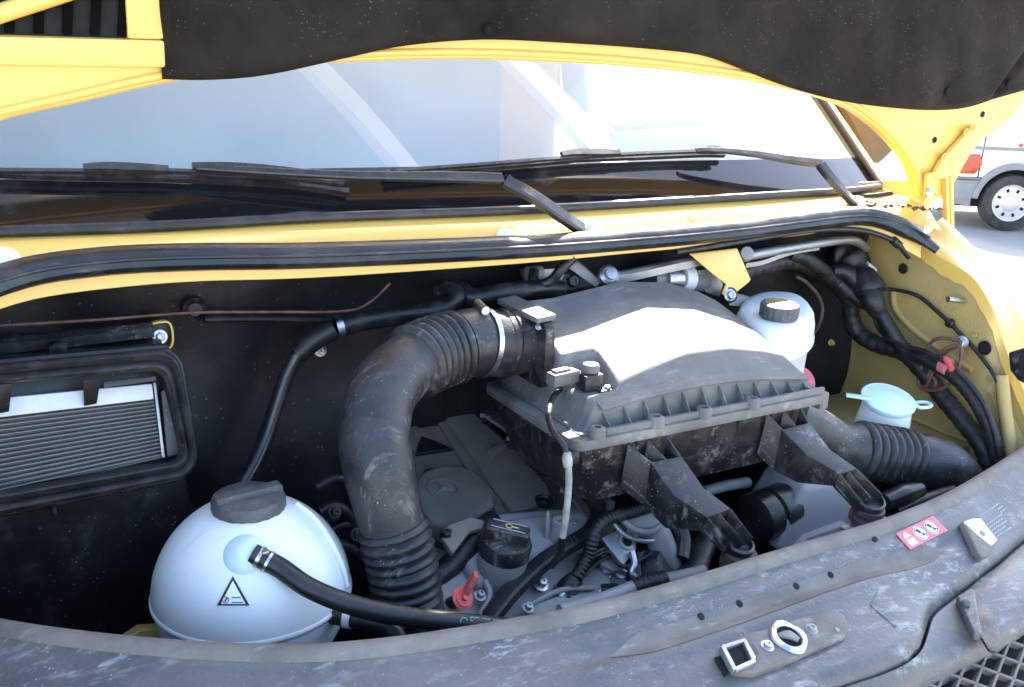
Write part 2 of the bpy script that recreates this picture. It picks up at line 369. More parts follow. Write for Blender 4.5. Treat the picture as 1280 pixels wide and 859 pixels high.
sc_rows = []
sm = [p for i, p in enumerate(seal) if i == 0 or p.x > max(q.x for q in seal[:i])]
sy_t, sz_t = [(p.x, p.y+.010) for p in sm], [(p.x, p.z-.010) for p in sm]
by_t, bz_t = [(p.x, p.y) for p in base], [(p.x, p.z-.006) for p in base]
xs_ = [-.12+(1.70+.12)*i/(NS-1) for i in range(NS)]
for k in range(7):
    t = k/6; sc_rows.append([Vector((x, interp(sy_t, x)*(1-t)+interp(by_t, x)*t, interp(sz_t, x)*(1-t)+interp(bz_t, x)*t+.008*math.sin(math.pi*t))) for x in xs_])
vp('scuttle_panel', loft(B(), sc_rows, .003), 'yellow')
fl = [(-120, 430, 1.28), (-55, 402, 1.35), (0, 378, 1.385), (60, 363, 1.395), (150, 352, 1.40), (250, 345, 1.40), (400, 341, 1.40), (640, 326, 1.40), (800, 312, 1.405), (900, 303, 1.41), (1000, 292, 1.42), (1045, 286, 1.425), (1080, 288, 1.418), (1110, 300, 1.395), (1150, 322, 1.36)]
fa = spline(LY([(a, b-22, c) for a, b, c in fl]), NS); fb = spline(LY([(a, b+8-.006*max(0, a), c-.006) for a, b, c in fl]), NS)
vp('scuttle_flange', bev(loft(B(), [fa, fb], .004), .001, 1), 'yellow')
# plugs on the scuttle
for px, py in ((2, 322), (636, 296)):
    vp('scuttle_plug', lathe(B(), [(.022, 0), (.022, .004), (.016, .009), (0, .011)], at(px, py, y=1.41)+Vector((0, 0, -.004)), (0, -.5, .815), 24), 'white_plastic')

# -- firewall and bay enclosure
def fw(u, v):
    x = -.2+2.05*u; z = .45+.95*v
    y = 1.53+.016*math.sin(7*x+3*z)+.014*abs(math.sin(8*x-5*z))+.010*math.sin(19*z+7*x+2*math.sin(6*x))+.006*abs(math.sin(23*x+11*z))
    return Vector((x, y, z))
vp('firewall_mat', grid(B(), fw, 110, 60, .01), 'mat_black')
vp('bay_roof', grid(B(), lambda u, v: Vector((-.2+1.85*u, 1.40+.15*v, 1.372)), 2, 2, .003), 'mat_black')
vp('bounce_block_floor', grid(B(), lambda u, v: Vector((-.2+2.1*u, .7+.9*v, .50)), 2, 2, .01), 'mat_black')  # unseen dark floor, added to keep ground bounce out of the bay
vp('inner_wing', grid(B(), lambda u, v: Vector((-.14-.04*v, .85+.7*u, .45+.95*v)), 6, 6, .01), 'mat_black').name = 'inner_wing'
# right inner wing with the rail the bonnet shuts on
RI = [at(px, py, x=xx) for px, py, xx in ((1150, 303, 1.80), (1176, 322, 1.80), (1215, 346, 1.80), (1240, 385, 1.80), (1252, 420, 1.81), (1264, 455, 1.81), (1285, 500, 1.81), (1310, 560, 1.80))]
RO = [at(px, py, x=xx) for px, py, xx in ((1178, 272, 1.92), (1200, 292, 1.92), (1228, 322, 1.92), (1255, 356, 1.92), (1275, 384, 1.92), (1296, 415, 1.92), (1325, 470, 1.91), (1360, 540, 1.89))]
NR = 50; ri, ro = spline(RI, NR), spline(RO, NR)
def ragged(i): return Vector((0, 0, .0015*math.sin(i*1.7)+.002*math.sin(i*.6)))
vp('wing_rail', loft(B(), [[p+Vector((-.004, 0, -.03))+ragged(i) for i, p in enumerate(ri)], ri, [a.lerp(b, .25)+Vector((0, 0, .006)) for a, b in zip(ri, ro)], [a.lerp(b, .5)+Vector((0, 0, -.004)) for a, b in zip(ri, ro)],
    [a.lerp(b, .72)+Vector((0, 0, .006)) for a, b in zip(ri, ro)], ro, [p+Vector((.05, 0, -.05)) for p in ro], [p+Vector((.08, 0, -.18)) for p in ro], [Vector((1.99, p.y, .45)) for p in ro]], .003), 'yellow')
def mir(p): return Vector((1.66-p.x, p.y, p.z))
mi, mo = [mir(p) for p in ri], [mir(p) for p in ro]
vp('wing_rail', loft(B(), [mi, [a.lerp(b, .5)+Vector((0, 0, .006)) for a, b in zip(mi, mo)], mo, [p+Vector((-.05, 0, -.05)) for p in mo], [p+Vector((-.08, 0, -.18)) for p in mo], [Vector((-.34, p.y, .45)) for p in mo]], .003), 'yellow')
iw0 = [Vector((1.80, 1.60, 1.375)), Vector((1.80, 1.48, 1.375))]+[p+Vector((.004, 0, -.010)) for p in ri]
vp('inner_wing', loft(B(), [iw0, [p+Vector((-.004, 0, -.06)) for p in iw0]]+[[Vector((1.79, p.y, min(p.z-.08, z))) for p in iw0] for z in (1.05, .8, .5)], .004), 'yellow_dirty')
vp('wing_back_plate', grid(B(), lambda u, v: Vector((1.66+.34*u, 1.56, .6+.82*v)), 3, 3, .004), 'yellow_dirty')
sh_o = vp('wing_shelf', prism(B(), [Vector((1.46, 1.53, .93)), Vector((1.80, 1.53, .93)), Vector((1.80, 1.18, .93)), Vector((1.46, 1.22, .93))], (0, 0, -.02), .004), 'yellow_dirty')
for px, py, r in ((1129, 336, .010), (1231, 435, .013), (1089, 460, .008), (1158, 585, .006)):
    vp('panel_hole', lathe(B(), [(r*1.15, 0), (r*1.15, .0012), (r*.9, .002), (0, .002)], at(px, py, x=1.789), (-1, 0, 0), 20), 'dark_gap')
vp('wing_bead', tube(B(), [at(px, py, x=1.786) for px, py in ((1117, 362), (1119, 385), (1140, 410), (1180, 440), (1215, 462))], .007, 30, 10), 'yellow_dirty')
vp('wing_stud', tube(B(), [at(1204, 376, x=1.79), at(1185, 374, x=1.75)], .006, 4, 12), 'steel')

# -- bonnet
HINGE = at(1180, 250, x=2.0); AL = R(86)
hn = Vector((0, -math.sin(AL), -math.cos(AL)))                     # underside normal
def H(x, v, off=0): return Vector((x, HINGE.y-v*math.cos(AL), HINGE.z+v*math.sin(AL)))+hn*off
HP = (HINGE, hn)
def hxv(px, py):
    p = on(px, py, HP); return p.x, (p-HINGE).dot(Vector((0, -math.cos(AL), math.sin(AL))))
edge = [hxv(*q) for q in ((0, 152), (100, 129), (200, 106), (310, 88), (420, 79), (600, 75), (800, 85), (960, 106), (1050, 131), (1090, 155), (1120, 183), (1142, 215), (1152, 248), (1168, 252))]
left = [(-.06, .145), (-.12, .05), (-.13, .02)]
right = [hxv(*q) for q in ((1190, 235), (1222, 182), (1280, 128))]
outline = left[::-1]+edge+right
xr, vr = right[-1]
outline += [(xr+.02, vr+.25), (xr-.05, vr+.55), (xr-.3, vr+.72), (.9, vr+.78), (-.0, vr+.72), (-.22, vr+.5), (-.25, .3), (-.2, .05)]
pl2 = spline([Vector((a, b, 0)) for a, b in outline]+[Vector((*outline[0], 0))], 170)[:-1]
hood = vp('bonnet', prism(B(), [H(p.x, p.y) for p in pl2], -hn*.028, .007, 3), 'yellow')
# rolled lip along the rear edge
le = [Vector((a, b, 0)) for a, b in edge]
lip = spline([H(p.x, p.y+.012, .002) for p in le], 100)
vp('rear_lip', tube(B(), lip, .0055, 100, 10), 'yellow', hood)
# frame beam at the left with the air intake opening
xl, vl = hxv(200, 84); x2, v2 = hxv(158, 48)
def beam(pts, off, th, nm, mat, bw=.004): return vp(nm, prism(B(), [H(a, b, off) for a, b in pts], hn*th, bw), mat, hood)
beam([(-.24, vl), (xl+.006, vl), (xl+.006, v2), (-.24, v2-.002)], .0, .012, 'frame_beam', 'yellow', .005)
beam([(x2, v2), (xl+.006, v2), (xl+.006, v2+.5), (x2, v2+.5)], .0, .0115, 'frame_beam', 'yellow', .006)
beam([(-.24, v2), (x2, v2), (x2, v2+.5), (-.24, v2+.5)], -.0, .001, 'intake_recess', 'dark_gap', 0)
a_, b_ = hxv(-30, 28), hxv(75, -8)
tb = vp('intake_bar', tube(B(), [H(a_[0]-.1, a_[1]-.035, .012), H(b_[0]+.12, b_[1]+.045, .012)], .012, 4, 12), 'yellow', hood)
for k in range(7):
    xx = x2-.012-.034*k
    vp('intake_slat', prism(B(), [H(xx, v2+.003, .001), H(xx+.012, v2+.003, .001), H(xx+.03, v2+.16, .001), H(xx+.018, v2+.16, .001)], hn*.006, .001, 1), 'slat_black', hood)
# insulation pad
padb = smooth_tab([hxv(*q) for q in ((201, 98), (260, 99), (330, 93), (420, 74), (500, 57), (600, 49), (700, 53), (800, 60), (870, 68), (915, 83), (960, 101), (1000, 114), (1050, 126), (1110, 134), (1160, 137), (1200, 134), (1240, 122), (1290, 108))])
clips = [hxv(*q) for q in ((226, 62), (606, 37), (866, 52), (1178, 113), (1255, 104))]
xa, xb = padb[0][0], padb[-1][0]-.012
def padf(u, v):
    x = xa+(xb-xa)*u; v0 = interp(padb, x); q = v**1.8; vv = v0+(.95-v0)*q
    e = min(1, (vv-v0)/.02); e2 = min(1, (x-xa)/.02, (xb-x)/.02)
    off = .010+.016*math.sqrt(max(0, 1-(1-e)**2))*math.sqrt(max(0, 1-(1-e2)**2))
    off += e*e2*(.006*math.sin(9*x+14*vv)+.005*math.sin(21*x-17*vv)+.003*math.sin(43*x+20*vv))
    for cx, cv in clips:
        d2 = ((x-cx)**2+(vv-cv)**2)/.035**2; off -= .013*math.exp(-d2)*e
    x3, v3 = hxv(1240, 112); s_ = (x-x3)*.75+(vv-v3)*-.66
    off -= .02*math.exp(-(s_/.012)**2)*e*ss(v3-.05, v3+.0, vv)
    return H(x, vv, max(.002, off))
pad = vp('insulation_pad', grid(B(), padf, 170, 60), 'felt', hood)
for cx, cv in clips:
    vp('pad_clip', lathe(B(), [(.0105, 0), (.0105, .002), (.008, .0045), (.005, .003), (0, .004)], H(cx, cv, .014), hn, 22), 'felt', pad)
# hinge on the right
def hs(pts, off, th, nm, par=hood, mat='yellow', bw=.003): return vp(nm, prism(B(), [on(a, b, (HINGE+hn*off, hn)) for a, b in pts], hn*th, bw), mat, par)
hg = hs([(1160, 222), (1172, 200), (1205, 164), (1218, 157), (1224, 161), (1220, 172), (1205, 187), (1196, 205), (1178, 222)], .004, .012, 'hinge_plate')
for q in ((1166, 222), (1180, 197), (1208, 166), (1216, 160)):
    vp('hinge_bolt', bolt(B(), on(*q, (HINGE+hn*.015, hn)), hn, .0065, .008), 'yellow', hg)
for q in ((1168, 175), (1228, 143)):
    vp('bonnet_hole', lathe(B(), [(.007, 0), (.007, .0015), (0, .0015)], on(*q, HP), hn, 16), 'dark_gap', hood)
ha = vp('hinge_arm', tube(B(), [at(1163, 216, y=HINGE.y-.02), at(1160, 245, y=HINGE.y-.02), at(1152, 272, y=HINGE.y-.03), at(1146, 300, y=HINGE.y-.05)], .013, 20, 8, True, [(-1, -.35), (1, -.35), (1, .35), (-1, .35)]), 'yellow')
vp('hinge_pin', lathe(B(), [(.011, 0), (.011, .004), (.006, .008), (0, .008)], at(1160, 241, y=HINGE.y-.03), (0, -1, .2), 18), 'steel', ha)
pr = vp('bonnet_strut', tube(B(), [at(1184, 203, y=HINGE.y-.01), at(1185, 250, y=HINGE.y-.01), at(1186, 296, y=HINGE.y-.02)], .012, 8, 8, True, [(-1, -.5), (-.3, -.5), (-.2, -.1), (.2, -.1), (.3, -.5), (1, -.5), (1, .5), (-1, .5)]), 'yellow')
# corner gusset under the hinge, catching leaves
vp('corner_plate', loft(B(), [[Vector((x, y, z-.004)) for x, y, z in ((1.62, 1.43, 1.37), (1.72, 1.41, 1.365), (1.79, 1.38, 1.36), (1.82, 1.36, 1.35))], [Vector((x, y, z)) for x, y, z in ((1.66, 1.56, 1.40), (1.78, 1.54, 1.40), (1.88, 1.51, 1.39), (1.92, 1.48, 1.37))], [Vector((x, y, z)) for x, y, z in ((1.70, 1.66, 1.40), (1.80, 1.68, 1.40), (1.90, 1.68, 1.39), (1.96, 1.66, 1.36))]], .003), 'yellow')
dbm = B()
for k in range(70):
    t = random.random(); c = Vector((1.66+.2*t+random.uniform(-.03, .03), 1.49-.09*t+random.uniform(-.03, .03), 1.392-.012*t))
    s_ = random.uniform(.003, .009); fr = Matrix.Rotation(random.random()*6, 3, 'Z') @ Matrix.Rotation(random.random()*2, 3, 'X')
    v = [dbm.verts.new(c+fr @ Vector((a*s_, b*s_*.6, c2*s_*.3))) for a, b, c2 in ((-1, 0, 0), (0, -1, .5), (1, 0, 0), (0, 1, -.4))]
    dbm.faces.new(v)
tag(obj('leaf_litter', dbm, X['brown_rubber'], None, loc=at(1130, 270, y=1.45)), 'dry leaf crumbs caught in the corner below the bonnet hinge', 'litter', kind='stuff')
# door mirror seen past the pillar
mp_ = [at(a, b, y=1.75) for a, b in ((1040, 118), (1085, 128), (1120, 158), (1124, 184), (1100, 208), (1083, 196), (1066, 160))]
vp('door_mirror', prism(B(), mp_, (.03, .12, 0), .02, 3), 'mirror_black')

# -- front panel (bonnet landing panel)
LIP = [(-230, 700), (-90, 752), (0, 775), (100, 790), (200, 800), (300, 806), (400, 806), (500, 797), (600, 782), (650, 773), (720, 760), (800, 740), (871, 720), (962, 692), (1040, 669), (1110, 648), (1180, 619), (1230, 591), (1280, 559), (1340, 522)]
lipw = []
for px, py in LIP:
    zz = 1.075-.09*(px+90)/1430; lipw.append(at(px, py, z=zz))
NL = 130; lip = spline(lipw, NL)
shut_px = [(560, 1010), (800, 960), (960, 897), (1040, 858), (1100, 838), (1134, 822), (1150, 806), (1157, 785), (1163, 765), (1180, 750), (1203, 734), (1225, 716), (1246, 701), (1280, 672), (1340, 628)]
shut = [at(a, b, z=0.958-.035*(a/1340)) for a, b in shut_px]
shut_tab = sorted([(p.x, p.y) for p in shut]); st = shut_tab
def yfront(x, yl): return min(yl-.05, interp([(-1, yl-.26), (.2, yl-.25)]+[q for q in st if q[0] > .3], x))
PROF = [(-.006, -.06), (-.005, -.006), (-.002, 0), (.004, .003), (.012, .003), (.019, -.001), (.023, -.009), (.028, -.013), (.034, -.0145)]
def slam_rows():
    rows = []
    for (wv, dz) in PROF: rows.append([p+Vector((0, -wv, dz)) for p in lip])
    for k in range(1, 25):
        t = k/24; r = []
        for p in lip:
            yf = yfront(p.x, p.y); wd = p.y-yf; wv = .034+(wd-.034)*t
            zf = 0.958-.035*max(0, min(1, (p.x-.2)/1.5))
            z = p.z-.0145+(zf-(p.z-.0145))*t
            g = .007*math.exp(-((wv-.062)/.011)**2)*ss(.55, .62, p.x)*(1-ss(1.30, 1.36, p.x))     # pressed groove beside the lip
            z -= g
            z += .004*math.exp(-((wv-.085)/.01)**2)*ss(.55, .62, p.x)*(1-ss(1.30, 1.36, p.x))
            z -= .010*ss(.93, 1, t)
            r.append(Vector((p.x, p.y-wv, z)))
        rows.append(r)
    rows.append([q+Vector((0, -.001, -.03)) for q in rows[-1]])
    return rows
SR = slam_rows()
slam = vp('front_panel', loft(B(), SR, 0), 'slam', None, sharp=50)
vp('panel_lip', loft(B(), [[q+Vector((0, 0, .0012)) for q in r] for r in SR[1:7]], 0), 'slam_lip', slam)
_v, _f = [q for r in SR for q in r], []
for i in range(len(SR)-1):
    for j in range(NL-1): _f.append((i*NL+j, i*NL+j+1, (i+1)*NL+j+1, (i+1)*NL+j))
SBVH = BVHTree.FromPolygons([tuple(q) for q in _v], _f)
def slam_plane(px, py):
    """where the sight line of a photograph point meets the front panel, and the panel's normal there"""
    h, n, i, d = SBVH.ray_cast(CAM, ray(px, py).normalized())
    if h is None: h, n = at(px, py, z=.95), Vector((0, 0, 1))
    return (h, n if n.z > 0 else -n)
def slam_pt(px, py): return slam_plane(px, py)[0]
ch_rows = []
for r in SR[10:17]: ch_rows.append([q+Vector((0, 0, .0006)) for q in r if .60 < q.x < 1.33])
def chan(wv, lo=.63, hi=1.30):
    out = []
    for p in lip:
        if lo < p.x < hi:
            e = min(1, (p.x-lo)/.05, (hi-p.x)/.05); w2 = .066+(wv-.066)*e
            h, n, i, d = SBVH.ray_cast(Vector((p.x, p.y-w2, 1.3)), Vector((0, 0, -1)))
            if h: out.append(h+Vector((0, 0, .0007)))
    return out
vp('drain_channel', loft(B(), [chan(q) for q in (.050, .055, .060, .065, .070, .076, .082)]), 'slam_lip', slam)
for q in ((876, 771), (924, 755), (995, 733), (1038, 719), (1093, 674)):
    p, n = slam_plane(*q); vp('drain_hole', lathe(B(), [(.0052, -.002), (.0052, .0012), (.0044, .0015), (0, .0015)], p, n, 16), 'dark_gap', slam)
# grille panel in front of the shut line
sx = [p for p in spline(shut, 90) if p.x > .25]
GE_PX = [(700, 1060), (1000, 930), (1090, 885), (1150, 852), (1215, 815), (1250, 795), (1285, 772), (1350, 728)]
ge = spline([at(a, b, z=.897) for a, b in GE_PX], 90); gy_t = sorted([(p.x, p.y) for p in ge])
sx_t = sorted([(p.x, p.y) for p in sx]); sz2 = sorted([(p.x, p.z) for p in sx])
gxs = [.35+(1.85-.35)*i/99 for i in range(100)]
gp = []
for t, dz in ((0, -.035), (0, -.007), (.06, -.003), (.3, -.004), (.6, -.008), (.85, -.012), (.96, -.016), (1, -.022), (1, -.045)):
    gp.append([Vector((x, (interp(sx_t, x)-.0035)*(1-t)+min(interp(gy_t, x), interp(sx_t, x)-.02)*t, (interp(sz2, x)*(1-t)+.912*t)+dz)) for x in gxs])
gpan = vp('grille_panel', loft(B(), gp, 0), 'slam', None, sharp=50)
vp('front_apron', loft(B(), [[q+Vector((0, .004, -.004)) for q in SR[-1]], [Vector((q.x, q.y+.01, .62)) for q in SR[-1]], [Vector((q.x, q.y+.04, .35)) for q in SR[-1]]], .004), 'slam')
vp('shut_gap', loft(B(), [[p+Vector((0, .004, -.028)) for p in sx], [p+Vector((0, -.008, -.028)) for p in sx]], 0), 'dark_gap', slam)


for k in range(14):
    i = 6+3*k
    if i < NR: vp('spot_weld', lathe(B(), [(.0055, -.002), (.005, .0006), (.003, .0002), (0, .0002)], Vector((1.789, ri[i].y, ri[i].z-.085)), (-1, 0, 0), 14), 'yellow_dirty')
vp('sealer_bead', tube(B(), [Vector((1.787, 1.545+.002*math.sin(k*2.1), .62+.05*k)) for k in range(15)], .006, 60, 8), 'yellow_dirty')
vp('sealer_bead', tube(B(), [Vector((1.785, 1.52-.03*k, .935+.001*math.sin(k*1.9))) for k in range(12)], .005, 60, 8), 'yellow_dirty')

def T3(name, pts, label, cat, group=None):
    return thing(name, pts, label, cat, group)
def part(name, bm, mat, parent, **k): return obj(name, bm, X[mat], parent, **k)

# ================================================================== AIR FILTER BOX
FX0, FX1, FY0, FY1, FZ = .745, 1.245, 1.095, 1.385, 1.15
abox = T3('air_filter_box', (1.0, 1.24, 1.05), 'dusty grey air filter box with domed lid, half in sunlight, in mid engine bay', 'air filter box')
zr_t = [(-.1, 1.288), (0, 1.288), (.2, 1.289), (.5, 1.305), (.72, 1.294), (.88, 1.270), (1, 1.244), (1.1, 1.23)]
def lid_top(x, y):
    u = (x-.775)/.46; v = (y-1.122)/.25
    zf = 1.174+.020*math.sin(math.pi*max(0, min(1, u)))**.8 - .006*u
    zr = interp(zr_t, u); vv = max(0, min(1, v))
    g = .72*vv+.28*math.sin(vv*math.pi/2)
    return zf+(zr-zf)*g
def lidz(x, y):
    z = lid_top(x, y)
    h0 = 1.1515
    wl = ss(.778, .802, x); wr = 1-ss(1.226, 1.241, x); wfr = ss(1.126, 1.133, y); wb = 1-ss(1.368, 1.382, y)
    # notch at the left for the sensor, with a lower ledge
    nt_ = (1-ss(.850, .866, x))*ss(1.150, 1.162, y)*(1-ss(1.222, 1.236, y))
    led = 1.190
    z = z*(1-nt_)+min(z, led)*nt_
    k = wl*wr*wfr*wb
    return h0+(z-h0)*k
NX, NY = 120, 90
bm = B(); grid(bm, lambda u, v: Vector((FX0+.02+(FX1-FX0-.022)*u, FY0+.018+(FY1-FY0-.02)*v, lidz(FX0+.02+(FX1-FX0-.022)*u, FY0+.018+(FY1-FY0-.02)*v))), NX, NY)
lid = part('lid', bm, 'lid_plastic', abox, sharp=60)
def rrect(x0, x1, y0, y1, r, z, n=6):
    out = []
    for cx, cy, a0 in ((x1-r, y1-r, 0), (x0+r, y1-r, 90), (x0+r, y0+r, 180), (x1-r, y0+r, 270)):
        for k in range(n+1):
            a = R(a0+90*k/n); out.append(Vector((cx+r*math.cos(a), cy+r*math.sin(a), z)))
    return out
part('lid_flange', prism(B(), rrect(FX0, FX1, FY0, FY1, .02, FZ), (0, 0, -.016), .003), 'lid_plastic', abox)
part('flange_rail', prism(B(), [Vector(p) for p in ((.80, 1.100, FZ), (1.242, 1.100, FZ), (1.242, 1.1075, FZ), (.80, 1.1075, FZ))], (0, 0, .011), .0015), 'lid_plastic', lid)
for k in range(12):      # stiffening ribs along the front of the dome
    x = .812+.037*k; zt = lid_top(x, 1.13)-.006
    part('rib', prism(B(), [Vector((x, 1.105, FZ)), Vector((x, 1.135, FZ)), Vector((x, 1.135, zt)), Vector((x, 1.122, zt-.010)), Vector((x, 1.107, FZ+.009))], (.0016, 0, 0), .0003, 1), 'lid_plastic', lid)
dome_x = [.806+(1.224-.806)*i/40 for i in range(41)]
part('dome_lip', bev(loft(B(), [[Vector((x, y_, lid_top(x, 1.137)+dz*1.0-.0012)) for x in dome_x] for y_, dz in ((1.142, .0), (1.130, -.003), (1.123, -.007))], -.004), .0008, 1), 'lid_plastic', lid)
for x in (.786, .893, .985, 1.085):
    sc_ = part('screw_boss', lathe(B(), [(.013, 0), (.013, .014), (.010, .0165), (.0055, .0165), (.0055, .006), (0, .006)], Vector((x, 1.104, FZ-.001)), (0, 0, 1), 20), 'lid_plastic', lid)
part('corner_tab', prism(B(), [Vector((1.235, 1.10, FZ+.001)), Vector((1.255, 1.10, FZ+.001)), Vector((1.255, 1.16, FZ+.001)), Vector((1.235, 1.16, FZ+.001))], (0, 0, -.03), .004), 'lid_plastic', abox)
# lower half
bt = rrect(FX0+.012, FX1-.012, FY0+.012, FY1-.01, .02, FZ-.016); bb = rrect(FX0+.04, FX1-.03, FY0+.03, FY1-.02, .03, 1.035)
mid = rrect(FX0+.018, FX1-.016, FY0+.016, FY1-.012, .02, 1.10)
bm = loft(B(), [bt, mid, [a.lerp(b, .85) for a, b in zip(mid, bb)], bb], 0, True)
bmesh.ops.holes_fill(bm, edges=bm.edges)
base_o = part('lower_box', bm, 'plastic', abox, sharp=50)
for x in (.86, 1.06, 1.13):
    part('vertical_rib', prism(B(), [Vector((x, FY0+.008, FZ-.018)), Vector((x+.02, FY0+.008, FZ-.018)), Vector((x+.016, FY0+.028, 1.06)), Vector((x+.004, FY0+.028, 1.06))], (0, .02, 0), .003), 'plastic', base_o)
part('side_rail', prism(B(), [Vector((FX0-.004, 1.10, 1.135)), Vector((FX0-.004, 1.385, 1.135)), Vector((FX0-.004, 1.385, 1.10)), Vector((FX0-.004, 1.10, 1.115))], (.014, 0, 0), .003), 'plastic', base_o)
# square collar for the intake hose
pc = at(668, 424, x=.785); 
col = B(); prism(col, rrect(-.075, .075, -.062, .050, .02, 0), (0, 0, .018), .004)
bmesh.ops.transform(col, verts=col.verts, matrix=Matrix.Translation((.795, 1.318, 1.238)) @ Matrix(((0, 0, -1, 0), (1, 0, 0, 0), (0, 1, 0, 0), (0, 0, 0, 1))))
collar = part('port_collar', col, 'plastic', abox)
part('port_top', prism(B(), [Vector((.765, 1.25, 1.284)), Vector((.80, 1.25, 1.287)), Vector((.80, 1.38, 1.287)), Vector((.765, 1.38, 1.284))], (0, 0, .010), .004), 'lid_plastic', abox)
part('port_pipe', lathe(B(), [(.052, -.01), (.052, .05), (.055, .052), (.055, .06), (.048, .06)], (.80, 1.318, 1.236), (-1, 0, .03), 40), 'plastic', abox)
part('port_bolt', bolt(B(), Vector((.776, 1.262, 1.276)), (-.5, -.5, .6), .004, .006), 'steel', collar)
# mounting arms
def arm(st, hts, mount, label):
    """st: per station (left px, right px, y): pockets 0-1, plate 1-3, ribbed foot 3-4"""
    Ls = [at(a[0], a[1], y=y) for a, b, y in st]; Rs = [at(b[0], b[1], y=y) for a, b, y in st]
    g = B()
    rows = []
    for i in (1, 2, 3):
        h = Vector((0, .012, -hts[i])); rows.append([Ls[i], Rs[i], Rs[i]+h, Ls[i]+h])
    loft(g, rows, 0, True); bmesh.ops.holes_fill(g, edges=[e for e in g.edges if e.is_boundary])
    bev(g, .002, 2)
    a_o = part('mounting_arm', g, 'plastic', abox, sharp=40)
    for (i, j) in ((0, 1), (3, 4)):
        for t in (0.03, .5, .97):
            p, q = Ls[i].lerp(Rs[i], t), Ls[j].lerp(Rs[j], t); hp, hq = Vector((0, .012, -hts[i])), Vector((0, .008, -hts[j]))
            wv = (Rs[i]-Ls[i]).normalized()*.0035
            part('arm_rib', prism(B(), [p-wv/2, q-wv/2, q-wv/2+hq, p-wv/2+hp], wv, .0008, 1), 'plastic', a_o)
        fl_ = [Ls[i], Rs[i], Rs[j], Ls[j]]; dz = [hts[i]*.8, hts[i]*.8, hts[j]*.8, hts[j]*.8]
        part('arm_floor', prism(B(), [p+Vector((0, .006, -d)) for p, d in zip(fl_, dz)], (0, 0, -.004), .001, 1), 'plastic', a_o)
    # rounded toe
    c = Ls[4].lerp(Rs[4], .5); r = (Ls[4]-Rs[4]).length/2
    part('arm_toe', lathe(B(), [(r+.001, -.018), (r+.001, -.002), (r-.003, 0), (r-.003, -.010), (0, -.010)], c+Vector((0, .004, 0)), (0, -.35, 1), 24), 'plastic', a_o)
    mc = c+Vector((0, .004, -.024))
    t = T3('rubber_mount', mc+Vector((0, 0, -.02)), label, 'rubber mount', 'rubber mounts of the air filter box')
    part('bush', lathe(B(), [(.020, -.022), (.026, -.02), (.027, -.010), (.022, -.006), (.022, -.002), (.027, 0), (.026, .008), (.018, .010), (0, .010)], mc, (0, -.2, 1), 30), 'brown_rubber', t)
    s = part('support_bracket', prism(B(), [mc+Vector(v) for v in ((-.05, .012, -.022), (.045, .012, -.022), (.06, -.05, -.022), (-.028, -.05, -.022))], (0, 0, -.004), .001, 1), 'alu', t)
    part('bracket_fold', prism(B(), [mc+Vector(v) for v in ((-.05, .012, -.022), (-.028, -.05, -.022), (-.026, -.05, -.05), (-.046, .0, -.05))], (.003, 0, 0), .0008, 1), 'alu', s)
    return a_o
arm([((784, 556), (836, 546), 1.100), ((813, 578), (852, 570), 1.078), ((842, 619), (880, 610), 1.035), ((884, 647), (914, 636), 1.000), ((914, 686), (942, 672), .985)], [.075, .075, .06, .028, .018], None, 'brown rubber mount under the shaded mounting arm nearer the oil cap')
arm([((958, 518), (1002, 508), 1.100), ((977, 537), (1012, 528), 1.085), ((1008, 568), (1038, 562), 1.040), ((1050, 593), (1072, 586), 1.005), ((1075, 628), (1104, 618), .985)], [.075, .075, .055, .026, .018], None, 'brown rubber mount under the sunlit mounting arm beside the ribbed duct')

# pressure sensor in the notch with its plug and cable
sp = Vector((.826, 1.190, 1.192))
sen = T3('pressure_sensor', sp, 'small black pressure sensor with cable plug on the air filter lid', 'sensor')
sb = B(); box(sb, sp+Vector((0, 0, .012)), (.034, .030, .026), None, .004); part('body', sb, 'plastic', sen)
part('head', lathe(B(), [(.014, 0), (.014, .010), (.012, .013), (0, .014)], sp+Vector((.004, .004, .024)), (0, 0, 1), 24), 'lid_plastic', sen)
part('plug', box(B(), sp+Vector((-.042, .010, .020)), (.050, .022, .020), Matrix.Rotation(R(8), 3, 'Z'), .003), 'lid_plastic', sen)
part('plug_ridge', box(B(), sp+Vector((-.046, .010, .0315)), (.030, .012, .005), Matrix.Rotation(R(8), 3, 'Z'), .0012), 'lid_plastic', sen)
part('screw', bolt(B(), sp+Vector((.022, -.018, -.002)), (0, 0, 1), .005, .008, False), 'steel', sen)
part('lug', box(B(), sp+Vector((.018, -.012, -.001)), (.028, .028, .006), None, .003), 'plastic', sen)
wp = LY([(700, 486, 1.215), (690, 500, 1.18), (686, 520, 1.14), (692, 540, 1.11), (704, 556, 1.09), (709, 572, 1.08), (711, 600, 1.075), (708, 640, 1.07), (703, 672, 1.07), (700, 692, 1.075)])
cab = T3('sensor_cable', wp[-1], 'thin sheathed cable hanging from the sensor in front of the filter box', 'cable')
part('black_sleeve', tube(B(), wp[:6], .0048, 30, 12), 'cable', cab)
part('grey_sleeve', tube(B(), wp[5:9], .0050, 30, 12), 'white_wire', cab)
part('tape_wrap', tube(B(), [wp[5]+Vector((0, 0, .008)), wp[5], wp[6].lerp(wp[5], .6)], [.0052, .0078, .0066], 10, 12), 'white_wire', cab)
part('lower_sleeve', tube(B(), [wp[8], wp[9], wp[9]+Vector((0, .02, -.03))], .0055, 12, 12), 'cable', cab)

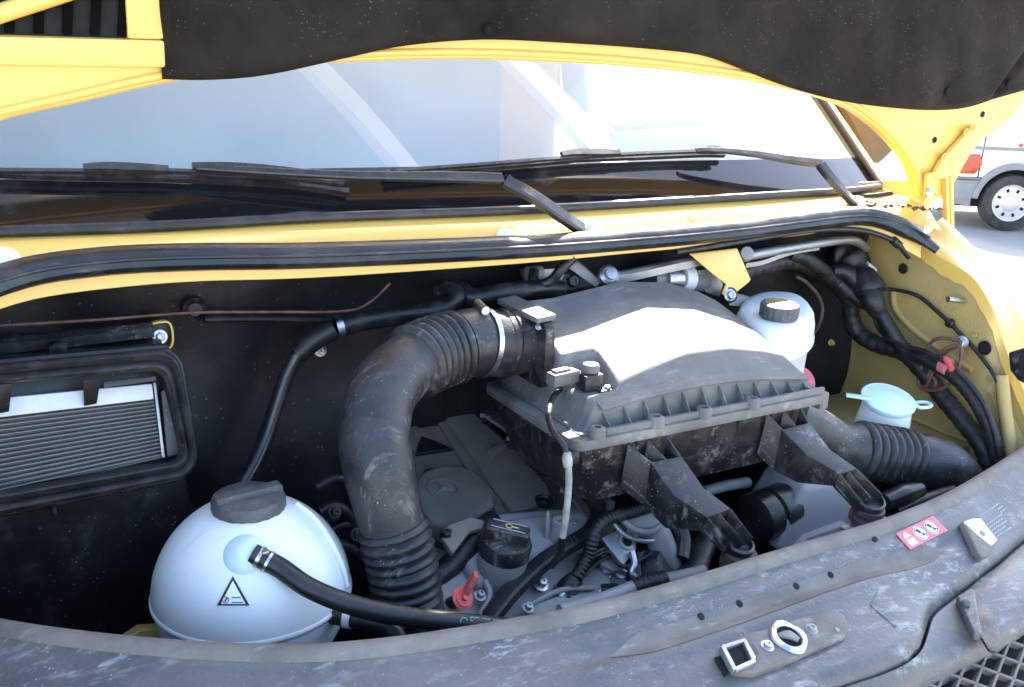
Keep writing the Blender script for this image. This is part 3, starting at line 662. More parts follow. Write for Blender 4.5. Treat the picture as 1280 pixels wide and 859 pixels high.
# ================================================================== INTAKE HOSE (left elbow)
hp_ = [Vector((.775, 1.318, 1.238)), Vector((.735, 1.316, 1.238))] + LY([(592, 428, 1.31), (545, 441, 1.295), (508, 459, 1.265), (478, 492, 1.225), (468, 540, 1.19), (473, 585, 1.165), (482, 625, 1.15), (493, 665, 1.14), (504, 715, 1.13), (513, 775, 1.12)])
HQ = spline(hp_, 400); hs_ = [0]
for i in range(1, 400): hs_.append(hs_[-1]+(HQ[i]-HQ[i-1]).length)
def arc_at(px, py):
    best = None
    for i, p in enumerate(HQ):
        q = p-CAM; z = q.dot(fwd); x_, y_ = 640+F*q.dot(rg2)/z, 429.5-F*q.dot(up2)/z
        d = (x_-px)**2+(y_-py)**2
        if best is None or d < best[0]: best = (d, hs_[i])
    return best[1]
c0, c1 = arc_at(573, 433), arc_at(514, 456); d0, d1 = arc_at(490, 655), arc_at(512, 768)
def corr(s, a, b, pitch, amp, base_):
    if not a <= s <= b: return base_
    q = ((s-a)/pitch) % 1; return base_+amp*(abs(math.sin(math.pi*q))**.7)
nA = 6; nD = round((d1-d0)/.0145)
def hr(t, s):
    r = .047
    if s < c0: return .053
    if s <= c1: return corr(s, c0, c1, (c1-c0)/nA, .0085, .0490)
    if s < d0: return r+.002*ss(c1, c1+.06, s)-.004*ss(d0-.1, d0, s)
    return corr(s, d0, d1, (d1-d0)/nD, .0080, .0425)
hose = T3('intake_hose', HQ[-1], 'wide black elbow intake hose with two ribbed bellows leading into the filter box', 'hose')
q0, q1, q2 = (next(i for i, s in enumerate(hs_) if s >= v) for v in (c0, c1, d0))
def seg_tube(a, b, n): return tube(B(), HQ[a:b+1], lambda t, s, a=a: hr(0, s+hs_[a]), n, 40)
part('cuff', seg_tube(0, q0, 20), 'hose_rubber', hose)
part('upper_bellows', seg_tube(q0, q1, nA*10), 'hose_rubber', hose, sharp=80)
part('elbow', seg_tube(q1, q2, 60), 'hose_rubber', hose)
part('lower_bellows', seg_tube(q2, 399, nD*10), 'hose_rubber', hose, sharp=80)
ic = next(i for i, s in enumerate(hs_) if s >= arc_at(600, 429)); Tc = (HQ[ic+1]-HQ[ic-1]).normalized()
for dd, mt, rr, wd in ((0, 'steel', .0545, .009), ):
    cl = part('clamp_band', ringband(B(), HQ[ic], Tc, rr, wd, .0016, 48), mt, hose)
part('clamp_screw', tube(B(), [HQ[ic]+Vector((-.003, -.022, .056)), HQ[ic]+Vector((.001, .014, .060))], .0068, 4, 12), 'steel', cl)
part('clamp_housing', box(B(), HQ[ic]+Vector((0, -.004, .056)), (.013, .022, .008), None, .002), 'steel', cl)
i2 = next(i for i, s in enumerate(hs_) if s >= arc_at(628, 427))
part('cuff_bead', ringband(B(), HQ[i2], Tc, .0525, .005, .003, 48), 'hose_rubber', hose)

# ================================================================== RIGHT DUCT
dp = [Vector((1.20, 1.20, 1.075)), Vector((1.25, 1.185, 1.07))]+LY([(1040, 556, 1.17), (1072, 563, 1.155), (1110, 569, 1.14), (1146, 575, 1.125), (1178, 586, 1.11), (1198, 610, 1.10), (1203, 650, 1.095), (1205, 700, 1.09)])
DQ = spline(dp, 300); ds_ = [0]
for i in range(1, 300): ds_.append(ds_[-1]+(DQ[i]-DQ[i-1]).length)
def arc_d(px, py):
    return ds_[min(range(300), key=lambda i: ((640+F*(DQ[i]-CAM).dot(rg2)/(DQ[i]-CAM).dot(fwd)-px)**2+(429.5-F*(DQ[i]-CAM).dot(up2)/(DQ[i]-CAM).dot(fwd)-py)**2))]
e0, e1 = arc_d(1070, 562), arc_d(1138, 577); nE = 7
def dr(t, s):
    if e0 <= s <= e1: return corr(s, e0, e1, (e1-e0)/nE, .0085, .048)
    return .050+.004*ss(e1, e1+.03, s)
duct = T3('air_duct', DQ[-1], 'black ribbed air duct between filter box and wing, its bend in sunlight', 'duct')
j0, j1 = (next(i for i, s in enumerate(ds_) if s >= v) for v in (e0, e1))
def dtube(a, b, n): return tube(B(), DQ[a:b+1], lambda t, s, a=a: dr(0, s+ds_[a]), n, 36)
part('straight', dtube(0, j0, 24), 'hose_rubber', duct)
part('bellows', dtube(j0, j1, nE*10), 'hose_rubber', duct, sharp=80)
part('bend', dtube(j1, 299, 40), 'hose_rubber', duct)
kk = next(i for i, s in enumerate(ds_) if s >= arc_d(1050, 558)); part('joint_line', ringband(B(), DQ[kk], (DQ[kk+1]-DQ[kk-1]), .0465, .004, .002, 40), 'plastic_clean', duct)

# ================================================================== COOLANT TANK
tc_ = at(316, 736, d=1.34); TR = .130
tank = T3('coolant_tank', tc_+Vector((0, 0, -TR)), 'round white coolant expansion tank with grey screw cap', 'coolant tank')
prof = [(0, -TR)]+[(TR*math.cos(R(a)), TR*math.sin(R(a))) for a in range(-80, 73, 4)]
up_ = part('upper_shell', lathe(B(), [(TR*math.cos(R(a)), TR*math.sin(R(a))) for a in range(0, 74, 3)], tc_, (0, 0, 1), 64), 'tank_white', tank)
part('lower_shell', lathe(B(), [(.02, -TR*.98)]+[(TR*.985*math.cos(R(a)), TR*math.sin(R(a))) for a in range(-76, -1, 4)], tc_, (0, 0, 1), 64), 'tank_fluid', tank)
part('seam_rim', lathe(B(), [(TR*.97, -.003), (TR+.0012, -.003), (TR+.0022, -.001), (TR+.0022, .001), (TR+.001, .003), (TR*.97, .005)], tc_, (0, 0, 1), 64), 'tank_white', tank)
nz = tc_+Vector((0, 0, TR*.90))
part('filler_neck', lathe(B(), [(.040, -.006), (.040, .012), (.036, .012)], nz, (0, 0, 1), 40), 'tank_white', tank)
cap = part('screw_cap', lathe(B(), [(.045, .002), (.047, .004), (.047, .017), (.045, .020), (.041, .021), (0, .023)], nz, (0, 0, 1), 72, lambda a, k: 1+.018*(1 if math.sin(a*18) > 0 else 0)), 'cap_grey', tank)
ca = R(6)
part('cap_grip', box(B(), nz+Vector((0, 0, .023)), (.090, .021, .013), Matrix.Rotation(ca, 3, 'Z'), .005, 3), 'cap_grey', cap)
# raised rib running down the right of the shell
rb = [tc_+Vector((math.cos(R(e))*math.cos(R(az)), math.cos(R(e))*math.sin(R(az)), math.sin(R(e))))*(TR+.0015) for az, e in ((-8, 62), (-22, 50), (-32, 36), (-36, 20), (-37, 8))]
part('shell_rib', tube(B(), rb, .0042, 30, 10), 'tank_white', tank)
def shell(px, py, h=.0008):
    d = ray(px, py).normalized(); oc = CAM-tc_; b_ = oc.dot(d); c_ = oc.dot(oc)-(TR+h)**2; return CAM+d*(-b_-math.sqrt(max(0, b_*b_-c_)))
npx = on(322, 694, (tc_+(CAM-tc_).normalized()*TR*.97, (CAM-tc_).normalized())); ndir = (npx-tc_).normalized()
part('spout_boss', lathe(B(), [(.030, -.010), (.026, -.002), (.019, .004), (.012, .008), (.009, .010), (.0, .011)], shell(306, 692, 0), (shell(306, 692)-tc_), 30), 'tank_blue', tank)
# triangular warning sticker, wrapped on the shell
def sticker(par, tri, name, mat, h, n=8):
    b = B(); A_, B2, C2 = tri
    rows = []
    for i in range(n+1):
        t = i/n; l = (A_[0]+(B2[0]-A_[0])*t, A_[1]+(B2[1]-A_[1])*t); r_ = (A_[0]+(C2[0]-A_[0])*t, A_[1]+(C2[1]-A_[1])*t)
        rows.append([shell(l[0]+(r_[0]-l[0])*k/n, l[1]+(r_[1]-l[1])*k/n, h) for k in range(n+1)])
    loft(b, rows); bmesh.ops.remove_doubles(b, verts=b.verts, dist=1e-5)
    return part(name, b, mat, par)
wt = sticker(tank, ((291, 720), (271, 757), (312, 757)), 'warning_sticker', 'black_print', .0010)
sticker(wt, ((291, 726), (276, 755), (307, 755)), 'sticker_field', 'white_label', .0014)
b = B(); lathe(b, [(.0042, 0), (.0042, .0003), (.0030, .0003), (.0030, 0), (.0042, 0)], shell(282, 750, .0016), (shell(282, 750)-tc_), 20); part('sticker_ring', b, 'red_label', wt)
b = B(); tube(b, [shell(281, 752, .002), shell(284, 747, .002)], .0009, 4, 6); part('sticker_mark', b, 'black_print', wt)
for yy, x0_, x1_ in ((757, 272, 311), (754, 290, 304), (748, 290, 301)):
    b = B(); tube(b, [shell(x0_, yy-1, .0016), shell((x0_+x1_)/2, yy-1, .0016), shell(x1_, yy-1, .0016)], .0006, 8, 6); part('sticker_line', b, 'black_print', wt)
# overflow hose from the tank along the front
hst = shell(316, 692, .004); h1 = [hst, hst.lerp(at(352, 711, d=1.23), .45)]+[at(px, py, d=dd) for px, py, dd in ((352, 711, 1.23), (385, 734, 1.225), (430, 753, 1.23), (480, 766, 1.245), (540, 775, 1.265), (600, 781, 1.28), (660, 788, 1.30), (720, 800, 1.32))]
ch = T3('overflow_hose', h1[-1], 'long black hose from the top spout of the coolant tank, with green lettering', 'hose')
ho = part('hose_body', tube(B(), h1, .0128, 90, 18), 'rubber', ch)
dirh = (h1[2]-h1[0]).normalized()
cb = part('spring_clamp', ringband(B(), h1[0]+dirh*.010, dirh, .0130, .0045, .0012, 28), 'steel', ch)
part('clamp_band', ringband(B(), h1[0]+dirh*.022, dirh, .0130, .0035, .0012, 28), 'steel', cb)
part('clamp_tab', box(B(), h1[0]+dirh*.016+Vector((0, -.004, .013)), (.008, .012, .005), None, .001), 'steel', cb)
def text(body, size, M4, mat, parent, name='lettering', ext=.0002):
    cu = bpy.data.curves.new(name, 'FONT'); cu.body = body; cu.size = size; cu.extrude = ext; cu.align_x = 'LEFT'; cu.align_y = 'CENTER'; cu.resolution_u = 2
    o = bpy.data.objects.new(name, cu); dg = None
    COL.objects.link(o); bpy.context.view_layer.update()
    me = bpy.data.meshes.new_from_object(o.evaluated_get(bpy.context.evaluated_depsgraph_get())); bpy.data.objects.remove(o)
    b = B(); b.from_mesh(me); bpy.data.meshes.remove(me); bmesh.ops.transform(b, verts=b.verts, matrix=M4)
    return obj(name, b, X[mat], parent, smooth=False)
def lay(p, xdir, n):
    n = Vector(n).normalized(); x = Vector(xdir); x = (x-n*x.dot(n)).normalized(); y = n.cross(x)
    m_ = Matrix((x, y, n)).transposed().to_4x4(); m_.translation = p; return m_
ta, tb_ = at(584, 779, d=1.277), at(640, 785, d=1.293); tdir = (tb_-ta).normalized(); tn = (CAM-ta).normalized(); tup = (tn-tdir*tn.dot(tdir)).normalized(); tside = tup.cross(tdir)
text('DT-408-463', .0085, lay(ta+tup*.0122+tside*.0055, tdir, tup+tside*.45), 'print_green', ho)
text('101 5.12', .0075, lay(ta+tup*.0131-tside*.0035, tdir, tup-tside*.2), 'print_green', ho)
b = B(); lathe(b, [(.0048, 0), (.0048, .0004), (.0036, .0004), (.0036, 0), (.0048, 0)], ta+tup*.0128+tside*.002-tdir*.008, tup, 24); part('print_ring', b, 'print_green', ho)
b2 = at(436, 772, d=1.29)
h2 = [b2+Vector((-.02, .02, .0)), b2, at(462, 777, d=1.285), at(485, 784, d=1.285), at(497, 800, d=1.285), at(500, 830, d=1.29)]
lh = T3('return_hose', h2[-1], 'short black hose bending down beside the coolant tank with a white clamp', 'hose')
part('hose_body', tube(B(), h2, .0125, 40, 18), 'rubber', lh)
part('clamp_band', ringband(B(), b2, (h2[2]-h2[0]), .0126, .010, .0016, 28), 'white_label', lh)

# ================================================================== CABIN FILTER HOUSING (left)
cn = Vector((0, -.96, .28)).normalized(); CP = (at(120, 450, y=1.335), cn)
def cpl(px, py, off=0): return on(px, py, CP)+cn*off
def rquad(q, r, n=6):
    P = [cpl(*p) for p in q]; out = []
    for i in range(4):
        p, a, b = P[i], (P[i-1]-P[i]).normalized(), (P[(i+1) % 4]-P[i]).normalized()
        s, e = p+a*r, p+b*r
        for k in range(n+1):
            t = k/n; out.append(s*(1-t)**2+p*2*t*(1-t)+e*t*t)
    return out
cf = T3('cabin_filter_housing', at(120, 640, y=1.34), 'black cabin air filter housing with open rubber rimmed mouth beside the coolant tank', 'filter housing')
O_ = [(-140, 468), (224, 434), (250, 594), (-140, 672)]; I_ = [(-140, 492), (205, 463), (231, 576), (-140, 640)]
oo, ii = rquad(O_, .035), rquad(I_, .018)
def ringrow(t, off): return [a.lerp(b, t)+cn*off for a, b in zip(oo, ii)]
rows = [ringrow(0, -.05), ringrow(0, -.006), ringrow(.05, .002), ringrow(.22, .006), ringrow(.38, .002), ringrow(.5, -.004), ringrow(.62, .001), ringrow(.8, .005), ringrow(.95, .002), ringrow(1, -.004), ringrow(1.02, -.045)]
part('mouth_rim', loft(B(), rows, 0, True), 'seal_rubber', cf, sharp=60)
part('outer_lip', tube(B(), ringrow(-.02, -.026)+[ringrow(-.02, -.026)[0]], .006, 90, 8), 'rubber', cf)
part('case', prism(B(), [p-cn*.048 for p in rquad([(-140, 480), (215, 448), (240, 590), (-140, 665)], .03)], Vector((0, .13, -.02)), .004), 'plastic_clean', cf)
part('case_front', prism(B(), [at(-140, 660, y=1.33), at(232, 592, y=1.335), at(243, 640, y=1.345), at(228, 760, y=1.36), at(150, 900, y=1.36), at(-140, 900, y=1.36)], (0, .12, 0), .012, 3), 'plastic_clean', cf)
part('drain_nub', lathe(B(), [(.005, 0), (.005, .008), (.002, .012), (0, .012)], at(67, 634, y=1.318), (0, -.6, -.8), 14), 'plastic', cf)
# the filter inside the mouth
flt = T3('cabin_filter', cpl(100, 580, -.05), 'pleated grey cabin air filter seen inside the rubber rimmed mouth', 'air filter')
FD = -.022
part('top_rail', prism(B(), [cpl(-140, 512, FD), cpl(194, 480, FD), cpl(196, 500, FD), cpl(-140, 540, FD)], -cn*.02, .003), 'filter_white', flt)
NF = 15
for k in range(NF):
    t0 = (k+.12)/NF; t1 = (k+.80)/NF
    def e(t, s): return (cpl(-140+0*t, 541+(650-541)*t, FD-.006), cpl(196+10*t, 501+(573-501)*t, FD-.006))[s]
    tm = (t0+t1)/2
    f_ = part('pleat', loft(B(), [[e(t0, 0)-cn*.012, e(t0, 1)-cn*.012], [e(tm-.006, 0)+cn*.003, e(tm-.006, 1)+cn*.003], [e(tm+.006, 0)+cn*.003, e(tm+.006, 1)+cn*.003], [e(t1, 0)-cn*.012, e(t1, 1)-cn*.012]], 0), 'filter_cloth', flt)
part('back_cloth', prism(B(), [cpl(-140, 538, FD-.016), cpl(197, 498, FD-.016), cpl(208, 576, FD-.016), cpl(-140, 656, FD-.016)], -cn*.004, 0), 'filter_cloth', flt)
part('end_strip', prism(B(), [cpl(195, 479, FD), cpl(198.5, 479, FD), cpl(210, 574, FD), cpl(206, 574, FD)], -cn*.02, .001), 'alu', flt)
part('inner_wall', prism(B(), [cpl(206, 490, -.03), cpl(219, 484, -.03), cpl(230, 570, -.03), cpl(214, 575, -.03)], -cn*.01, .003), 'cap_grey', cf)
for px in (4, 115):
    part('filter_clip', prism(B(), [cpl(px-11, 482-px*.05, .001), cpl(px+11, 480-px*.05, .001), cpl(px+8, 516-px*.09, -.018), cpl(px-8, 519-px*.09, -.018)], -cn*.004, .001), 'plastic_clean', cf)
part('guide_bar', prism(B(), [cpl(130, 477, -.004), cpl(196, 470, -.004), cpl(196, 476, -.004), cpl(130, 485, -.004)], -cn*.006, .0015), 'plastic_clean', cf)
# ledge above the housing with its yellow edged fixing
ledge = T3('filter_ledge', at(100, 430, y=1.45), 'dusty black ledge above the cabin filter housing', 'ledge')
part('shelf', loft(B(), [LY([(-140, 452, 1.50), (200, 425, 1.50)]), LY([(-140, 462, 1.40), (205, 437, 1.40)])], .004), 'plastic', ledge)
part('rail', tube(B(), LY([(-140, 440, 1.46), (0, 431, 1.46), (110, 420, 1.46), (190, 411, 1.47)]), .010, 40, 10, True, [(-1, -1), (1, -1), (1, .4), (.4, 1), (-.4, 1), (-1, .4)]), 'plastic', ledge)
part('pleated_tab', prism(B(), LY([(60, 434, 1.42), (86, 428, 1.42), (84, 440, 1.42), (62, 446, 1.42)]), (0, .01, .004), .002), 'plastic', ledge)
eb = T3('eyelet_bracket', at(200, 420, y=1.49), 'black fixing plate with yellow edge and bolt on the firewall mat', 'bracket')
part('plate', prism(B(), LY([(178, 418, 1.49), (188, 403, 1.49), (213, 401, 1.49), (217, 432, 1.49), (208, 440, 1.49), (184, 436, 1.49)]), (0, .01, 0), .003), 'plastic', eb)
part('yellow_edge', tube(B(), LY([(186, 405, 1.485), (200, 402, 1.485), (211, 403, 1.485), (215, 415, 1.485), (215, 428, 1.485), (210, 436, 1.485), (202, 440, 1.485)]), .0035, 30, 8, True, [(-1.2, -.4), (1.2, -.4), (1.2, .4), (-1.2, .4)]), 'yellow', eb)
part('bolt', bolt(B(), at(200, 421, y=1.488), (0, -1, .2), .007, .008), 'steel', eb)

# ================================================================== ENGINE
eng = T3('engine', at(640, 640, z=.75), 'dusty engine with black plastic top cover and grey cast front, below the intake hose', 'engine')
EP = (at(560, 610, z=.975), Vector((0, -math.sin(R(14)), math.cos(R(14)))))
def ep(px, py, off=0): return on(px, py, (EP[0]+EP[1]*off, EP[1]))
cov = [(503, 518), (512, 504), (528, 500), (545, 506), (560, 500), (583, 503), (603, 522), (632, 547), (660, 577), (684, 603), (697, 620), (694, 634), (676, 640), (640, 645), (612, 652), (560, 658), (533, 648), (516, 610), (512, 575)]
ec = part('top_cover', prism(B(), [ep(a, b) for a, b in cov], -EP[1]*.07, .010, 3), 'engine_cover', eng)
def raised(pts, off, th, nm, mat='engine_cover', par=None, bw=.005, seg=3): return part(nm, prism(B(), [ep(a, b, off) for a, b in pts], -EP[1]*th, bw, seg), mat, par or ec)
raised([(546, 508), (584, 507), (604, 526), (632, 551), (664, 583), (686, 607), (690, 622), (664, 634), (640, 638), (618, 612), (590, 570), (566, 536)], .012, .02, 'cover_panel', bw=.006)
raised([(538, 512), (549, 510), (585, 562), (622, 616), (632, 640), (622, 642), (590, 596), (560, 548)], .006, .014, 'cover_channel', bw=.003)
raised([(505, 520), (532, 540), (566, 562), (522, 566), (510, 556)], .006, .014, 'cover_wedge', bw=.004)
raised([(527, 545), (545, 551), (566, 561), (520, 567), (522, 555)], .008, .006, 'cover_notch', 'plastic_clean', bw=.001)
# round boss with the three pointed star
bc = ep(556, 610, .0)
boss_pts = [(518, 600), (528, 588), (548, 580), (575, 578), (600, 590), (619, 612), (619, 628), (606, 640), (575, 652), (548, 655), (530, 646), (519, 624)]
boss = raised(boss_pts, .026, .05, 'cover_boss', bw=.014, seg=4)
ex_ = (ep(600, 600)-ep(520, 616)).normalized(); ey_ = EP[1].cross(ex_)
ec0 = ep(553, 611, .026)
part('emblem_ring', lathe(B(), [(.0262, -.001), (.0262, .0018), (.0250, .0026), (.0236, .0018), (.0236, -.001)], ec0, EP[1], 48, cap=False), 'engine_cover', boss)
for k in range(3):
    a = R(90+120*k); tip = ec0+(ex_*math.cos(a)+ey_*math.sin(a))*.0232
    l = ec0+(ex_*math.cos(a+R(60))+ey_*math.sin(a+R(60)))*.0042; r_ = ec0+(ex_*math.cos(a-R(60))+ey_*math.sin(a-R(60)))*.0042
    b = B(); v = [b.verts.new(p) for p in (tip, l, ec0+EP[1]*.0045, r_)]; b.faces.new((v[0], v[1], v[2])); b.faces.new((v[0], v[2], v[3])); part('emblem_point', b, 'engine_cover', boss, smooth=False)
for q in ((680, 628), (541, 594)):
    part('cover_grommet', lathe(B(), [(.016, 0), (.016, .004), (.011, .006), (.008, .002), (.006, .006), (0, .008)], ep(*q, .010), EP[1], 24), 'rubber', ec)
raised([(608, 562), (630, 551), (634, 556), (616, 570)], .020, .012, 'cover_rib', bw=.003)
part('block', prism(B(), [ep(a, b, -.05) for a, b in ((495, 520), (600, 505), (700, 600), (770, 640), (760, 700), (520, 700))], (0, 0, -.4), .01), 'cast', eng)
# cast front with oil filler
EQ = (at(660, 715, z=.93), Vector((.05, -math.sin(R(30)), math.cos(R(30)))).normalized())
def eq(px, py, off=0): return on(px, py, (EQ[0]+EQ[1]*off, EQ[1]))
fc = part('front_casting', prism(B(), [eq(a, b) for a, b in ((546, 735), (556, 690), (580, 655), (625, 640), (700, 634), (742, 630), (757, 640), (752, 670), (735, 700), (762, 712), (770, 740), (735, 752), (690, 770), (640, 800), (545, 810))], -EQ[1]*.25, .018, 4), 'cast', eng)
part('casting_step', prism(B(), [eq(a, b, .014) for a, b in ((640, 800), (668, 752), (700, 742), (740, 735), (752, 742), (740, 760), (700, 780))], -EQ[1]*.05, .008, 3), 'cast', fc)
part('casting_shoulder', prism(B(), [eq(a, b, .020) for a, b in ((600, 660), (640, 645), (735, 634), (752, 652), (735, 675), (690, 690), (640, 720), (600, 735), (580, 700))], -EQ[1]*.06, .020, 4), 'cast', fc)
upE = Vector((.03, -.22, .97)).normalized()
nb = eq(626, 708, .022)
neck = part('oil_filler_neck', lathe(B(), [(.030, -.05), (.033, -.02), (.037, .006), (.038, .028)], nb, upE, 40), 'cast', eng)
oc = nb+upE*.026
ocap = part('oil_cap', lathe(B(), [(.036, 0), (.0385, .002), (.0385, .020), (.036, .026), (.028, .029), (0, .030)], oc, upE, 60, lambda a, k: 1+.012*math.sin(a*20)*(k in (1, 2))), 'plastic', eng)
gr = Matrix.Rotation(R(-28), 3, 'Z')
part('cap_grip', box(B(), oc+upE*.036+Vector((-.002, 0, 0)), (.066, .026, .026), frame_from(upE, (1, 0, 0)) @ Matrix.Rotation(R(-38), 3, 'Z'), .007, 3), 'plastic', ocap)
gx = frame_from(upE, (1, 0, 0)) @ Matrix.Rotation(R(-38), 3, 'Z')
for dv in (-.008, .008):
    part('cap_print_line', box(B(), oc+upE*.0492+gx @ Vector((0, dv, 0)), (.05, .0012, .0005), gx), 'print_white', ocap)
b = B(); lathe(b, [(.0055, 0), (.0055, .0006), (.004, .0006), (.004, 0), (.0055, 0)], oc+upE*.0490, upE, 20); part('cap_print_symbol', b, 'print_gold', ocap)
part('cap_print_spout', box(B(), oc+upE*.0493+gx @ Vector((.009, .0, 0)), (.010, .002, .0006), gx), 'print_gold', ocap)
# dipstick
dk = eq(578, 748, .03)
ds1 = part('dipstick', lathe(B(), [(.0165, 0), (.0165, .002), (.012, .004), (.0125, .006), (.005, .006), (.005, .012)], dk, Vector((.15, -.75, .6)), 28), 'red_plastic', eng)
part('dipstick_handle', tube(B(), [dk, dk+Vector((.010, -.004, .022)), at(595, 718, d=(dk-CAM).dot(fwd)-.01)], [.0055, .0065, .0055], 12, 10, True, [(-1.2, -.6), (1.2, -.6), (1.2, .6), (-1.2, .6)]), 'red_plastic', ds1)
part('dipstick_tube', tube(B(), [dk-Vector((.15, -.75, .6))*.06, dk], .009, 4, 12), 'plastic', eng)
# stud post and breather behind the cap
sp2 = eq(694, 672, .02)
part('stud_post', lathe(B(), [(.013, -.01), (.010, .02), (.010, .034), (.005, .034), (.005, .02), (0, .02)], sp2, upE, 18), 'cast', fc)
for sg in (-1, 1): part('post_fin', prism(B(), [sp2+Vector((sg*.008, 0, 0)), sp2+Vector((sg*.018, 0, .0)), sp2+Vector((sg*.017, 0, .048)), sp2+Vector((sg*.013, 0, .048))], (0, .003, 0), .0006, 1), 'cast', fc)
part('breather_pipe', tube(B(), [eq(540, 728, -.01), eq(562, 708, .0), eq(580, 690, .012), eq(596, 668, .018), eq(615, 652, .01)], .018, 30, 18), 'rubber', eng)
part('breather_bracket', prism(B(), [eq(a, b, .05) for a, b in ((552, 672), (560, 656), (588, 646), (606, 650), (604, 660), (588, 664), (574, 682), (566, 692))], -EQ[1]*.012, .004, 2), 'engine_cover', fc)
part('breather_bolt', bolt(B(), eq(556, 674, .04), upE, .009, .016), 'plastic', fc)
part('edge_hose', tube(B(), [eq(612, 772, .02), eq(640, 738, .032), (eq(672, 708, .036)), eq(700, 688, .036), eq(738, 664, .03), eq(748, 640, .03), eq(742, 622, .03)], .0105, 60, 12, True, [(-1.25, -.7), (1.25, -.7), (1.25, .5), (.9, .8), (-.9, .8), (-1.25, .5)]), 'rubber', eng)
text('3', .016, lay(eq(731, 648, .047), ex_, EQ[1]), 'black_print', fc); text('15', .016, lay(eq(712, 676, .047), ex_, EQ[1]), 'black_print', fc)
for q, rr in (((676, 731), .008), ((752, 757), .007)):
    part('casting_bolt', bolt(B(), eq(*q, .012), EQ[1], rr, .012), 'steel', fc)
# right hand accessory castings
EA = (at(775, 710, z=.90), Vector((.05, -math.sin(R(42)), math.cos(R(42)))).normalized())
def ea(px, py, off=0): return on(px, py, (EA[0]+EA[1]*off, EA[1]))
acc = part('accessory_casting', prism(B(), [ea(a, b) for a, b in ((700, 735), (735, 690), (770, 665), (800, 655), (838, 668), (845, 700), (830, 735), (800, 750), (740, 790), (690, 790))], -EA[1]*.15, .012, 3), 'cast', eng)
for a, b in (((700, 700), (735, 690)), ((735, 745), (775, 705)), ((765, 690), (800, 735)), ((720, 745), (760, 750)), ((690, 700), (665, 720)), ((745, 700), (728, 742))):
    part('casting_web', tube(B(), [ea(*a, .004), ea(*b, .004)], .0055, 4, 8), 'cast', acc)
for q in ((754, 716), (775, 714), (748, 744), (698, 748), (782, 745)):
    part('casting_bolt', bolt(B(), ea(*q, .006), EA[1], .0085, .015), 'steel', acc)
eyeP = ea(784, 685, .045)
ey2 = B(); prism(ey2, [ea(a, b, .045) for a, b in ((752, 672), (774, 662), (784, 660), (792, 665), (796, 676), (794, 690), (786, 698), (780, 706), (772, 700))], -EA[1]*.006, .0015); lift = part('lifting_eye', ey2, 'alu', eng)
part('eye_hole', lathe(B(), [(.014, 0), (.014, .0018), (.009, .0022), (.009, .0004), (0, .0004)], ea(783, 677, .0455), EA[1], 28), 'alu', lift)
part('eye_bore', lathe(B(), [(.0088, 0), (.0088, .0009), (0, .0009)], ea(783, 677, .0460), EA[1], 24), 'dark_gap', lift)
part('bracket_plate', prism(B(), [ea(a, b, .03) for a, b in ((744, 690), (756, 682), (776, 700), (780, 712), (768, 714), (752, 706))], -EA[1]*.02, .003), 'cast', acc)
part('fuel_pipe', tube(B(), [ea(790, 690, .05), ea(793, 705, .05), ea(790, 715, .045), ea(796, 725, .04), ea(808, 727, .03)], .0055, 30, 10), 'steel', eng)
part('coolant_pipe', tube(B(), [ea(780, 655, .04), ea(815, 660, .05), ea(830, 690, .04), ea(838, 715, .02)], .022, 30, 18), 'cast', eng)
pu = ea(832, 712, .04)
pump = part('pump_body', lathe(B(), [(.034, -.08), (.036, -.03), (.034, 0), (.030, .006), (0, .008)], pu, Vector((.35, -.75, .5)), 36), 'plastic', eng)
part('pump_band', ringband(B(), pu-Vector((.35, -.75, .5)).normalized()*.028, Vector((.35, -.75, .5)), .037, .014, .002, 36), 'cast', pump)
part('sensor_block', prism(B(), [ea(a, b, .05) for a, b in ((780, 650), (800, 646), (810, 655), (808, 668), (796, 672), (784, 664))], -EA[1]*.03, .003), 'cast', acc)
part('thermostat_hose', tube(B(), [at(893, 655, y=1.14), at(876, 690, y=1.10), at(866, 715, y=1.07), at(845, 735, y=1.05)], .020, 24, 18), 'rubber', eng)
part('front_rail', tube(B(), LY([(700, 765, 1.03), (760, 747, 1.03), (800, 732, 1.03), (850, 722, 1.03), (880, 715, 1.03)]), .011, 40, 12), 'cast', eng)
part('rail_sleeve', tube(B(), LY([(792, 735, 1.028), (812, 728, 1.028), (830, 724, 1.028)]), lambda t, s: .0125+.0012*math.sin(s*700), 60, 14), 'rubber', eng)
for pts in ([(600, 519), (620, 523), (640, 534)], [(633, 548), (652, 550), (668, 560)], [(668, 577), (690, 583), (706, 594)], [(700, 613), (735, 618), (752, 630), (760, 648)], [(740, 620), (752, 634), (766, 650)]):
    part('injector_pipe', tube(B(), [ep(a, b, .030) for a, b in pts], .0045, 20, 10), 'cast', eng)
part('injector_rail', tube(B(), [ep(630, 515, -.01), ep(690, 570, -.01), ep(760, 635, -.01)], .016, 10, 12), 'cast', eng)

def clutter(name, pts, r, mat, par, off=.03, pl_=ep, n=30): return part(name, tube(B(), [pl_(a, b, off) for a, b in pts], r, n, 10), mat, par)
for k, pts in enumerate(([(596, 512), (640, 540), (690, 590), (735, 628)], [(604, 508), (655, 545), (705, 600), (750, 640)], [(615, 512), (668, 556), (730, 612)])):
    clutter('wire', pts, .0032+.0008*k, 'cable', eng, .006+.008*k)
for q, sz_ in (((612, 524), (.02, .026, .018)), ((648, 556), (.018, .03, .02)), ((688, 588), (.02, .026, .02)), ((722, 612), (.024, .02, .018)), ((746, 626), (.02, .02, .02))):
    cn_ = part('injector_plug', box(B(), ep(*q, .022), sz_, Matrix.Rotation(R(25), 3, 'Z'), .004), 'plastic', eng)
    part('plug_clip', box(B(), ep(q[0]+2, q[1]-2, .034), (.012, .008, .005), Matrix.Rotation(R(25), 3, 'Z'), .001), 'cast', cn_)
